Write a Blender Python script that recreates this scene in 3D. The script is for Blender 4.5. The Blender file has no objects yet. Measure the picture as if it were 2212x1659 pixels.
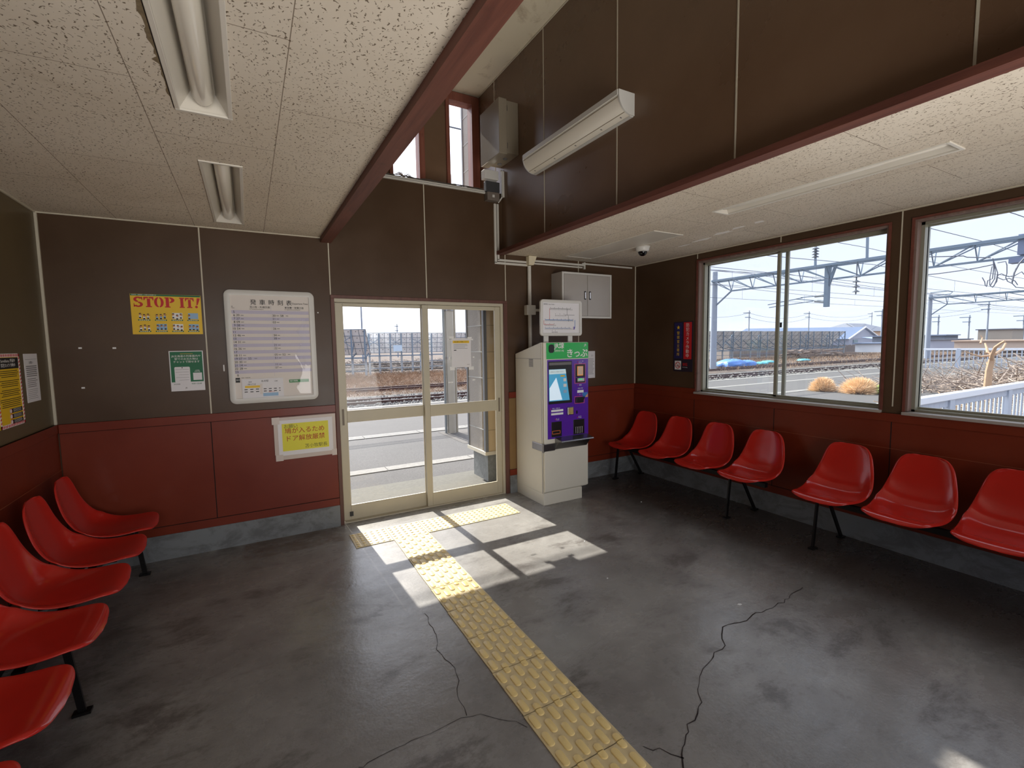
import bpy, bmesh, math, random
from mathutils import Vector, Matrix
R = math.radians
SC = bpy.context.scene
COL = SC.collection
rnd = random.Random(7)

# ------------------------------------------------------------------ camera
YAW, PITCH, ROLL, FOC = 0.5113, -0.0848, -0.0150, 1012.1
CAM = Vector((-0.7103, -4.2944, 1.5854))
_f = Vector((math.sin(YAW)*math.cos(PITCH), math.cos(YAW)*math.cos(PITCH), math.sin(PITCH)))
_r0 = Vector((math.cos(YAW), -math.sin(YAW), 0)); _u0 = _r0.cross(_f)
_r = math.cos(ROLL)*_r0 + math.sin(ROLL)*_u0
_u = -math.sin(ROLL)*_r0 + math.cos(ROLL)*_u0
cd = bpy.data.cameras.new('camera'); cam = bpy.data.objects.new('camera', cd); COL.objects.link(cam)
m3 = Matrix((_r, _u, -_f)).transposed()
cam.matrix_world = Matrix.Translation(CAM) @ m3.to_4x4()
cd.sensor_fit = 'HORIZONTAL'; cd.sensor_width = 36.0; cd.lens = 36.0*FOC/2212.0
cd.clip_start = 0.02; cd.clip_end = 1000
SC.camera = cam

# ------------------------------------------------------------------ view, world, sun
SC.view_settings.view_transform = 'Standard'
SC.view_settings.look = 'None'
SC.view_settings.gamma = 1.0
SC.view_settings.exposure = 0.0
try: SC.view_settings.use_curve_mapping = False
except Exception: pass
SUN_DIR = Vector((0.05, -1.17, -1.0)).normalized()      # the way the light travels
W = bpy.data.worlds.new('sky'); SC.world = W; W.use_nodes = True
nt = W.node_tree; nt.nodes.clear()
def N(nt, typ, **kw):
    n = nt.nodes.new(typ)
    for k, v in kw.items():
        if k == 'inp':
            for a, b in v.items(): n.inputs[a].default_value = b
        else: setattr(n, k, v)
    return n
def L(nt, a, b): nt.links.new(a, b)
geo = N(nt, 'ShaderNodeTexCoord')
sep = N(nt, 'ShaderNodeSeparateXYZ'); L(nt, geo.outputs['Generated'], sep.inputs[0])
ramp = N(nt, 'ShaderNodeValToRGB'); L(nt, sep.outputs['Z'], ramp.inputs[0])
cr = ramp.color_ramp
cr.elements[0].position = 0.0; cr.elements[0].color = (1.00, 1.08, 1.30, 1)
cr.elements[1].position = 1.0; cr.elements[1].color = (2.2, 2.5, 3.0, 1)
e = cr.elements.new(0.12); e.color = (.98, 1.06, 1.32, 1)
e = cr.elements.new(0.35); e.color = (.96, 1.06, 1.40, 1)
mp = N(nt, 'ShaderNodeMapping', inp={'Scale': (1.2, 1.2, 5.0)}); L(nt, geo.outputs['Generated'], mp.inputs[0])
cn = N(nt, 'ShaderNodeTexNoise', inp={'Scale': 2.2, 'Detail': 6.0, 'Roughness': 0.6}); L(nt, mp.outputs[0], cn.inputs['Vector'])
cramp = N(nt, 'ShaderNodeMapRange', inp={1: 0.45, 2: 0.68, 3: 0.0, 4: 0.55}); L(nt, cn.outputs[0], cramp.inputs[0])
cmix = N(nt, 'ShaderNodeMix', data_type='RGBA'); L(nt, cramp.outputs[0], cmix.inputs[0])
L(nt, ramp.outputs[0], cmix.inputs[6]); cmix.inputs[7].default_value = (1.25, 1.22, 1.22, 1)
dot = N(nt, 'ShaderNodeVectorMath', operation='DOT_PRODUCT'); L(nt, geo.outputs['Generated'], dot.inputs[0])
dot.inputs[1].default_value = tuple(-SUN_DIR)
gl = N(nt, 'ShaderNodeMapRange', inp={1: 0.55, 2: 1.0, 3: 0.0, 4: 1.6}); L(nt, dot.outputs['Value'], gl.inputs[0])
add = N(nt, 'ShaderNodeMix', data_type='RGBA', blend_type='ADD'); add.inputs[0].default_value = 1.0
glc = N(nt, 'ShaderNodeCombineXYZ'); 
for i in range(3): L(nt, gl.outputs[0], glc.inputs[i])
L(nt, cmix.outputs[2], add.inputs[6]); L(nt, glc.outputs[0], add.inputs[7])
bg = N(nt, 'ShaderNodeBackground', inp={'Strength': 1.0}); L(nt, add.outputs[2], bg.inputs[0])
wo = N(nt, 'ShaderNodeOutputWorld'); L(nt, bg.outputs[0], wo.inputs[0])

sl = bpy.data.lights.new('sun', 'SUN'); sl.energy = 10.6; sl.angle = R(0.55); sl.color = (1.0, 0.95, 0.86)
so = bpy.data.objects.new('sun', sl); COL.objects.link(so)
so.rotation_euler = SUN_DIR.to_track_quat('-Z', 'Y').to_euler(); so.location = (0, 20, 20)
# added fill lamps in the unseen street-side openings, in place of daylight there
def area(name, loc, rot, sx, sy, e, col=(0.9, 0.95, 1.0)):
    l = bpy.data.lights.new(name, 'AREA'); l.shape = 'RECTANGLE'; l.size = sx; l.size_y = sy; l.energy = e; l.color = col
    l.spread = R(118)
    o = bpy.data.objects.new(name, l); COL.objects.link(o); o.location = loc; o.rotation_euler = rot
area('fill_at_street_door', (0.8, -5.55, 0.75), (R(128), 0, 0), 1.7, 1.2, 44, (1.0, .96, .91))
area('fill_at_street_window', (2.55, -5.57, 1.70), (R(112), 0, 0), 1.4, 1.1, 6, (1.0, .96, .91))
area('fill_at_street_window', (-1.05, -5.57, 1.70), (R(112), 0, 0), 1.2, 1.1, 14, (1.0, .96, .91))

# ------------------------------------------------------------------ materials
def lin(c):
    return tuple(((x/255)/12.92 if x/255 <= 0.04045 else ((x/255+0.055)/1.055)**2.4) for x in c)
MATS = {}
def mat(name, c, rough=0.5, metal=0.0, var=0.10, scale=6.0, bump=0.0, bscale=40.0, spec=0.5, emit=None, trans=0.0, sub=0):
    """plain painted / plastic / metal surface: base colour with a soft noise variation and optional bump"""
    if name in MATS: return MATS[name]
    m = bpy.data.materials.new(name); m.use_nodes = True; t = m.node_tree
    b = t.nodes['Principled BSDF']; b.inputs['Roughness'].default_value = rough
    b.inputs['Metallic'].default_value = metal; b.inputs['Specular IOR Level'].default_value = spec
    g = N(t, 'ShaderNodeNewGeometry')
    n = N(t, 'ShaderNodeTexNoise', inp={'Scale': scale, 'Detail': 4.0}); L(t, g.outputs['Position'], n.inputs['Vector'])
    col = lin(c)
    mx = N(t, 'ShaderNodeMix', data_type='RGBA')
    mx.inputs[6].default_value = tuple(x*(1-var) for x in col)+(1,)
    mx.inputs[7].default_value = tuple(min(1, x*(1+var)) for x in col)+(1,)
    L(t, n.outputs[0], mx.inputs[0]); L(t, mx.outputs[2], b.inputs['Base Color'])
    if bump:
        n2 = N(t, 'ShaderNodeTexNoise', inp={'Scale': bscale, 'Detail': 3.0}); L(t, g.outputs['Position'], n2.inputs['Vector'])
        bp = N(t, 'ShaderNodeBump', inp={'Strength': bump, 'Distance': 0.01}); L(t, n2.outputs[0], bp.inputs['Height'])
        L(t, bp.outputs[0], b.inputs['Normal'])
    if emit:
        b.inputs['Emission Color'].default_value = lin(emit[0])+(1,); b.inputs['Emission Strength'].default_value = emit[1]
    MATS[name] = m; return m
def base_nodes(name):
    m = bpy.data.materials.new(name); m.use_nodes = True; t = m.node_tree; MATS[name] = m
    g = N(t, 'ShaderNodeNewGeometry')
    return m, t, t.nodes['Principled BSDF'], g.outputs['Position']
def noise(t, pos, scale, detail=4.0, rough=0.5, vec=(1, 1, 1), dist=0.0, off=(0, 0, 0)):
    mp = N(t, 'ShaderNodeMapping', inp={'Scale': vec, 'Location': off}); L(t, pos, mp.inputs[0])
    n = N(t, 'ShaderNodeTexNoise', inp={'Scale': scale, 'Detail': detail, 'Roughness': rough, 'Distortion': dist}); L(t, mp.outputs[0], n.inputs['Vector'])
    return n.outputs[0]
def mrange(t, v, a, b, c=0.0, d=1.0):
    n = N(t, 'ShaderNodeMapRange', inp={1: a, 2: b, 3: c, 4: d}); L(t, v, n.inputs[0]); return n.outputs[0]
def cmixn(t, fac, a, b, blend='MIX'):
    n = N(t, 'ShaderNodeMix', data_type='RGBA', blend_type=blend)
    for k, v in ((0, fac), (6, a), (7, b)):
        if hasattr(v, 'is_output'): L(t, v, n.inputs[k])
        elif isinstance(v, tuple): n.inputs[k].default_value = v+(1,) if len(v) == 3 else v
        else: n.inputs[k].default_value = v
    return n.outputs[2]
def mathn(t, op, a, b=0.0):
    n = N(t, 'ShaderNodeMath', operation=op)
    for k, v in ((0, a), (1, b)):
        if hasattr(v, 'is_output'): L(t, v, n.inputs[k])
        else: n.inputs[k].default_value = v
    return n.outputs[0]
def bumpn(t, b, h, s=0.3, d=0.01):
    n = N(t, 'ShaderNodeBump', inp={'Strength': s, 'Distance': d}); L(t, h, n.inputs['Height']); L(t, n.outputs[0], b.inputs['Normal'])

def mk_floor():
    m, t, b, p = base_nodes('worn_concrete')
    big = noise(t, p, 1.1, 8, 0.66, dist=0.15)
    stain = noise(t, p, 2.6, 10, 0.74, (0.75, 1.35, 1), 0.25, (3, 1, 0))
    fine = noise(t, p, 55, 5, 0.6)
    c = cmixn(t, mrange(t, big, .34, .66), lin((116, 113, 110)), lin((157, 155, 151)))
    c = cmixn(t, mrange(t, stain, .53, .63, 0, .62), c, lin((62, 52, 47)))
    c = cmixn(t, mrange(t, noise(t, p, 2.4, 10, .74, (.8, 1.2, 1), .3, (9, 4, 0)), .56, .66, 0, .35), c, lin((142, 140, 136)))
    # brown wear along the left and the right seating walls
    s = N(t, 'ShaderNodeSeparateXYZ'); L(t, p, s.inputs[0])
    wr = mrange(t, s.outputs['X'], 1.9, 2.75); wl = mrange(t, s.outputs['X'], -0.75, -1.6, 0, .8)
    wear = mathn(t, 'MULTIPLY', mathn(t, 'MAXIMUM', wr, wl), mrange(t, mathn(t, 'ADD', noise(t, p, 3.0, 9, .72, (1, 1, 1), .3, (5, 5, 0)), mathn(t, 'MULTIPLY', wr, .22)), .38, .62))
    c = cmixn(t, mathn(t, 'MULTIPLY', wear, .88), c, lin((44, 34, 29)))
    c = cmixn(t, mrange(t, fine, .35, .75, 0, .22), c, lin((150, 148, 144)))
    bx_ = mathn(t, 'MULTIPLY', mrange(t, s.outputs['X'], -.84, -.81), mrange(t, s.outputs['X'], -.08, -.12))
    by_ = mrange(t, s.outputs['Y'], -.37, -.35)
    pm = mathn(t, 'MULTIPLY', mathn(t, 'MULTIPLY', bx_, by_), mrange(t, noise(t, p, 6, 6, .7, (1, 2, 1)), .35, .6, .1, .75))
    c = cmixn(t, pm, c, lin((98, 74, 56)))
    L(t, c, b.inputs['Base Color'])
    L(t, mrange(t, stain, .35, .7, .20, .40), b.inputs['Roughness'])
    bumpn(t, b, mathn(t, 'ADD', noise(t, p, 9, 6, .6), mathn(t, 'MULTIPLY', fine, .35)), .16, .012)
    return m
def mk_ceiling(name, offx, offy):
    m, t, b, p = base_nodes(name)
    # worm-hole fissures in rock-wool board: short thin dashes
    def dashes(sc, off, keep):
        mpp = N(t, 'ShaderNodeMapping', inp={'Scale': (sc, sc, 0), 'Location': (off, off*.7, 0)}); L(t, p, mpp.inputs[0])
        nz = N(t, 'ShaderNodeTexNoise', inp={'Scale': 1.7, 'Detail': 1.0}); L(t, mpp.outputs[0], nz.inputs['Vector'])
        sb = N(t, 'ShaderNodeVectorMath', operation='SUBTRACT'); L(t, nz.outputs[1], sb.inputs[0]); sb.inputs[1].default_value = (.5, .5, .5)
        ml = N(t, 'ShaderNodeVectorMath', operation='SCALE'); L(t, sb.outputs[0], ml.inputs[0]); ml.inputs['Scale'].default_value = .75
        ad = N(t, 'ShaderNodeVectorMath', operation='ADD'); L(t, mpp.outputs[0], ad.inputs[0]); L(t, ml.outputs[0], ad.inputs[1])
        v = N(t, 'ShaderNodeTexVoronoi', voronoi_dimensions='2D', inp={'Scale': 1.0}); L(t, ad.outputs[0], v.inputs['Vector'])
        df = N(t, 'ShaderNodeVectorMath', operation='SUBTRACT'); L(t, ad.outputs[0], df.inputs[0]); L(t, v.outputs['Position'], df.inputs[1])
        sx = N(t, 'ShaderNodeSeparateXYZ'); L(t, df.outputs[0], sx.inputs[0]); sc_ = N(t, 'ShaderNodeSeparateColor'); L(t, v.outputs['Color'], sc_.inputs[0])
        th = mathn(t, 'ADD', mathn(t, 'MULTIPLY', sc_.outputs[0], 2.2), .5); c_, s_ = mathn(t, 'COSINE', th), mathn(t, 'SINE', th)
        u = mathn(t, 'ABSOLUTE', mathn(t, 'ADD', mathn(t, 'MULTIPLY', sx.outputs[0], c_), mathn(t, 'MULTIPLY', sx.outputs[1], s_)))
        w = mathn(t, 'ABSOLUTE', mathn(t, 'SUBTRACT', mathn(t, 'MULTIPLY', sx.outputs[1], c_), mathn(t, 'MULTIPLY', sx.outputs[0], s_)))
        ln = mathn(t, 'ADD', mathn(t, 'MULTIPLY', mathn(t, 'POWER', sc_.outputs[1], 1.6), .34), .04)
        wd = mathn(t, 'ADD', mathn(t, 'MULTIPLY', sc_.outputs[2], .05), .035)
        m1 = mrange(t, mathn(t, 'SUBTRACT', ln, u), -.02, .03); m2 = mrange(t, mathn(t, 'SUBTRACT', wd, w), -.02, .03)
        k = mathn(t, 'GREATER_THAN', sc_.outputs[2], keep)
        return mathn(t, 'MULTIPLY', mathn(t, 'MULTIPLY', m1, m2), mathn(t, 'MULTIPLY', k, .9))
    worm = mathn(t, 'MAXIMUM', dashes(44, 0, .22), dashes(61, 13.3, .45))
    mp = N(t, 'ShaderNodeMapping', inp={'Location': (offx, offy, 0)}); L(t, p, mp.inputs[0])
    s = N(t, 'ShaderNodeSeparateXYZ'); L(t, mp.outputs[0], s.inputs[0])
    cb = N(t, 'ShaderNodeCombineXYZ'); L(t, s.outputs['Y'], cb.inputs[0]); L(t, s.outputs['X'], cb.inputs[1])
    br = N(t, 'ShaderNodeTexBrick', inp={'Scale': 1.0, 'Mortar Size': 0.0016, 'Mortar Smooth': 0.1, 'Brick Width': 0.91, 'Row Height': 0.455})
    br.offset = 0.5; L(t, cb.outputs[0], br.inputs['Vector'])
    base = cmixn(t, mrange(t, noise(t, p, 1.3, 5, .6), .35, .7), lin((206, 194, 176)), lin((218, 208, 192)))
    base = cmixn(t, mrange(t, noise(t, p, 2.6, 6, .7, (1, 1, 1), 1, (2, 8, 0)), .60, .72, 0, .28), base, lin((178, 164, 142)))
    c = cmixn(t, worm, base, lin((92, 76, 58)))
    c = cmixn(t, mathn(t, 'MULTIPLY', br.outputs['Fac'], .8), c, lin((105, 88, 72)))
    L(t, c, b.inputs['Base Color']); b.inputs['Roughness'].default_value = .9; b.inputs['Specular IOR Level'].default_value = .2
    bumpn(t, b, mathn(t, 'SUBTRACT', 1.0, worm), .35, .004)
    return m
def mk_wall(name, c0, c1, rough, scuff=0.25, spec=.28):
    m, t, b, p = base_nodes(name); b.inputs['Specular IOR Level'].default_value = spec
    a = noise(t, p, 1.4, 5, .6)
    c = cmixn(t, mrange(t, a, .35, .65), lin(c0), lin(c1))
    sc = noise(t, p, 5.5, 8, .75, (1, 1, 3.5), .8)
    c = cmixn(t, mrange(t, sc, .66, .74, 0, scuff), c, lin((140, 128, 108)))
    c = cmixn(t, mrange(t, noise(t, p, 8, 7, .7, (1, 1, 2.4), .5, (4, 4, 9)), .68, .76, 0, scuff), c, lin((30, 24, 18)))
    L(t, c, b.inputs['Base Color']); L(t, mrange(t, a, .3, .7, rough-.06, rough+.08), b.inputs['Roughness'])
    bumpn(t, b, noise(t, p, 130, 3, .6), .05, .004)
    return m
def mk_asphalt(name, c0, c1, sc=60):
    m, t, b, p = base_nodes(name)
    c = cmixn(t, mrange(t, noise(t, p, sc, 5, .7), .35, .65), lin(c0), lin(c1))
    c = cmixn(t, mrange(t, noise(t, p, .8, 6, .65), .45, .7, 0, .35), c, lin(c0))
    L(t, c, b.inputs['Base Color']); b.inputs['Roughness'].default_value = .9
    bumpn(t, b, noise(t, p, sc*1.4, 3, .6), .3, .01); return m
def mk_ballast(name, c0, c1, sc=9.0):
    m, t, b, p = base_nodes(name)
    v = N(t, 'ShaderNodeTexVoronoi', inp={'Scale': sc}); L(t, p, v.inputs['Vector'])
    c = cmixn(t, mrange(t, v.outputs['Distance'], .15, .75), lin(c1), lin(c0))
    c = cmixn(t, mrange(t, noise(t, p, sc*.5, 4, .7), .4, .65, 0, .6), c, lin(tuple(int(x*.8) for x in c1)))
    L(t, c, b.inputs['Base Color']); b.inputs['Roughness'].default_value = .95
    bumpn(t, b, v.outputs['Distance'], -1.0, .06); return m
def mk_dirty_paint(name, c, stain, rough=.45, thr=.58, sc=5):
    m, t, b, p = base_nodes(name)
    cc = cmixn(t, mrange(t, noise(t, p, sc, 8, .72, (1, 1, 1.6), .6), thr, thr+.14, 0, .6), lin(c), lin(stain))
    L(t, cc, b.inputs['Base Color']); b.inputs['Roughness'].default_value = rough; return m
def mk_wood(name, c0, c1, rough=.5, axis=0):
    m, t, b, p = base_nodes(name)
    v = [28, 28, 28]; v[axis] = 1.6
    n = noise(t, p, 1.0, 6, .65, tuple(v), .4)
    c = cmixn(t, mrange(t, n, .35, .65), lin(c0), lin(c1))
    c = cmixn(t, mrange(t, noise(t, p, 7, 6, .7), .6, .72, 0, .4), c, lin((60, 38, 28)))
    L(t, c, b.inputs['Base Color']); b.inputs['Roughness'].default_value = rough; bumpn(t, b, n, .12, .004); return m
def mk_glass(name, tint=(1, 1, 1), haze=0.0, refl=.6):
    m = bpy.data.materials.new(name); m.use_nodes = True; t = m.node_tree; t.nodes.clear(); MATS[name] = m
    tr = N(t, 'ShaderNodeBsdfTransparent', inp={'Color': tint+(1,)})
    gs = N(t, 'ShaderNodeBsdfGlossy', inp={'Roughness': 0.02, 'Color': (1, 1, 1, 1)})
    fr = N(t, 'ShaderNodeFresnel', inp={'IOR': 1.45}); mx = N(t, 'ShaderNodeMixShader')
    L(t, mathn(t, 'MULTIPLY', fr.outputs[0], refl), mx.inputs[0]); L(t, tr.outputs[0], mx.inputs[1]); L(t, gs.outputs[0], mx.inputs[2])
    o = N(t, 'ShaderNodeOutputMaterial'); last = mx.outputs[0]
    if haze:                                   # a film of dust that scatters daylight
        g = N(t, 'ShaderNodeNewGeometry'); df = N(t, 'ShaderNodeBsdfTranslucent', inp={'Color': (.9, .9, .92, 1)})
        m2 = N(t, 'ShaderNodeMixShader'); n = noise(t, g.outputs['Position'], 3.0, 6, .7)
        L(t, mrange(t, n, .3, .75, haze*.5, haze*1.5), m2.inputs[0]); L(t, last, m2.inputs[1]); L(t, df.outputs[0], m2.inputs[2]); last = m2.outputs[0]
    L(t, last, o.inputs[0]); return m
M_floor = mk_floor()
M_ceil = mk_ceiling('rock_wool_board', 0.095, 0.405)
M_ceil2 = mk_ceiling('rock_wool_board_window_side', 0.235, -.05)
M_olive = mk_wall('olive_wall_paint', (72, 53, 37), (82, 62, 45), .36, .22)
M_olive_up = mk_wall('olive_gloss_paint', (104, 80, 61), (114, 89, 69), .30, .015, .5)
M_rust = mk_wall('rust_wainscot_paint', (106, 38, 20), (118, 46, 25), .36, .12)
M_upceil = mk_dirty_paint('stained_plaster', (218, 208, 184), (160, 140, 112), .9, .52, 3)
M_joint = mat('joint_strip_beige', (196, 188, 168), .5)
M_gap = mat('panel_gap_dark', (30, 16, 12), .9)
M_conc = mk_dirty_paint('plinth_concrete', (124, 128, 130), (84, 84, 84), .8, .45, 4)
M_trim = mk_wood('red_brown_trim', (84, 44, 34), (108, 62, 48), .62, 1)
M_trimx = mk_wood('red_brown_trim_cross', (96, 50, 40), (112, 62, 50), .45, 0)
M_trimz = mk_wood('brown_jamb_wood', (84, 48, 38), (102, 62, 50), .5, 2)
M_frame = mk_wood('clerestory_frame_wood', (122, 68, 54), (140, 86, 70), .5, 2)
M_jamb = mk_wood('window_jamb_wood', (112, 92, 84), (134, 112, 102), .6, 2)
M_alu = mat('cream_door_aluminium', (186, 178, 156), .42, 0.0, .06)
M_alu_w = mat('window_sash_aluminium', (150, 148, 132), .4, 0.2, .06)
M_sill = mat('window_sill_grey', (168, 160, 152), .45, 0.1, .1)
M_glass = mk_glass('door_glass', (1, 1, 1), 0.0, .2)
M_glass2 = mk_glass('window_glass', (.985, 1, .995), 0.02)
M_dark = mat('black_plastic', (22, 22, 24), .35)
M_black_metal = mat('black_enamelled_steel', (26, 24, 24), .4, .4, .2, 20)
M_red = mat('red_fibreglass', (188, 40, 31), .16, 0, .06, 9, 0.02, 90)
M_yel = mk_dirty_paint('tactile_yellow', (213, 194, 148), (172, 152, 112), .6, .52, 9)
M_yeltop = mk_dirty_paint('tactile_stud_yellow', (236, 210, 142), (196, 170, 112), .45, .60, 14)
M_white = mat('white_paper', (226, 224, 226), .6, 0, .03)
M_whitem = mat('white_enamel', (206, 204, 198), .35, 0, .05)
M_lightframe = mat('lamp_white_enamel', (214, 208, 196), .32, 0, .05)
M_lens = mat('lamp_diffuser', (232, 226, 212), .12, 0, .03)
M_cond = mat('conduit_white', (202, 198, 188), .45, 0, .06)
M_cream = mat('machine_cream', (214, 210, 196), .38, 0, .03)
M_purple = mat('machine_purple', (86, 40, 160), .22, 0, .04)
M_green = mat('machine_green', (42, 176, 84), .25, 0, .05)
M_steel = mat('brushed_steel', (150, 148, 148), .28, 1.0, .1, 40)
M_cab = mat('cabinet_grey_enamel', (172, 166, 160), .26, .05, .03)
M_ink = mat('ink_black', (28, 28, 30), .6)
M_inkred = mat('ink_red', (196, 28, 34), .55)
M_inkwhite = mat('ink_white', (232, 232, 230), .55)
M_inkgrey = mat('ink_grey', (110, 108, 108), .6)
M_inkgreen = mat('ink_green', (16, 104, 66), .55)
M_inkblue = mat('ink_blue', (60, 120, 190), .55)
M_pyel = mat('poster_yellow', (232, 190, 36), .5, 0, .04)
M_lemon = mat('paper_lemon', (222, 214, 46), .5, 0, .05)
M_tape = mat('matte_tape', (196, 182, 172), .4, 0, .05)
M_lav = mat('timetable_lavender', (192, 186, 204), .55, 0, .03)
M_pal = mat('timetable_cream', (220, 212, 204), .55, 0, .03)
M_skin = mat('print_skin', (214, 150, 110), .6)
M_pale_blue = mat('print_pale_blue', (150, 184, 214), .6)
M_asph = mk_asphalt('platform_asphalt', (58, 56, 56), (86, 84, 83))
M_apron = mk_asphalt('apron_concrete', (84, 82, 76), (96, 94, 87), 30)
M_kerb = mk_asphalt('kerb_concrete', (112, 110, 106), (130, 127, 122), 25)
M_ball = mk_ballast('track_ballast', (84, 82, 80), (38, 36, 35), 7.0)
M_dirt = mk_ballast('yard_dirt', (84, 68, 56), (58, 46, 38), 2.6)
M_gravel = mk_ballast('yard_gravel', (104, 100, 97), (66, 62, 60), 16.0)
M_rail = mat('rusty_rail', (92, 70, 66), .5, .5, .2)
M_railtop = mat('worn_rail_head', (150, 148, 150), .3, .9, .1)
M_slp = mat('weathered_sleeper', (104, 94, 86), .9)
M_galv = mat('galvanised_steel', (112, 128, 144), .5, .4, .08, 2)
M_pvback = mat('solar_panel_backsheet', (250, 252, 255), .6, 0, .02, 1)
M_pole = mat('concrete_pole', (168, 162, 150), .85, 0, .12, 3, .2, 20)
M_wire = mat('dark_wire', (96, 100, 112), .6, .3)
M_sid = mat('grey_siding', (160, 154, 146), .8, 0, .06, 10, .4, 60)
M_sidc = mat('cream_siding', (206, 184, 146), .7, 0, .05)
M_straw = mat('straw_tan', (232, 202, 164), .8, 0, .2, 12)
M_grass = mat('dead_grass', (140, 112, 88), .85, 0, .25, 3)
M_grass2 = mat('dead_grass_pale', (168, 142, 118), .85, 0, .2, 3)
M_leaf = mat('yellow_green_leaf', (150, 164, 84), .6, 0, .25, 30)
M_bark = mat('pale_bark', (176, 146, 118), .85, 0, .2, 15)
M_twig = mat('dry_twigs', (150, 134, 122), .9, 0, .45, 8)
M_tarp = mat('blue_tarp', (70, 120, 190), .45, 0, .2, 3)
M_teal = mat('teal_bag', (70, 160, 176), .5, 0, .15, 3)
M_fgrey = mat('fence_pale_grey', (182, 190, 204), .5, 0, .05, 2)
M_fgrey2 = mat('fence_cap_white', (236, 238, 244), .45, 0, .03, 2)
M_plank = mat('weathered_planks', (122, 112, 108), .9, 0, .25, 5)
M_roofb = mat('blue_grey_roof', (132, 146, 172), .6, 0, .05, .5)
M_roofd = mat('dark_grey_roof', (104, 108, 120), .7, 0, .08, .5)
M_hwall = mat('grey_house_wall', (160, 164, 180), .8, 0, .04, .5)
M_hpeach = mat('peach_house_wall', (224, 190, 160), .8, 0, .04, .5)
M_hwhite = mat('white_house_trim', (226, 228, 232), .7, 0, .03, .5)
M_htan = mat('tan_shed_wall', (172, 160, 146), .8, 0, .06, .5)

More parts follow.
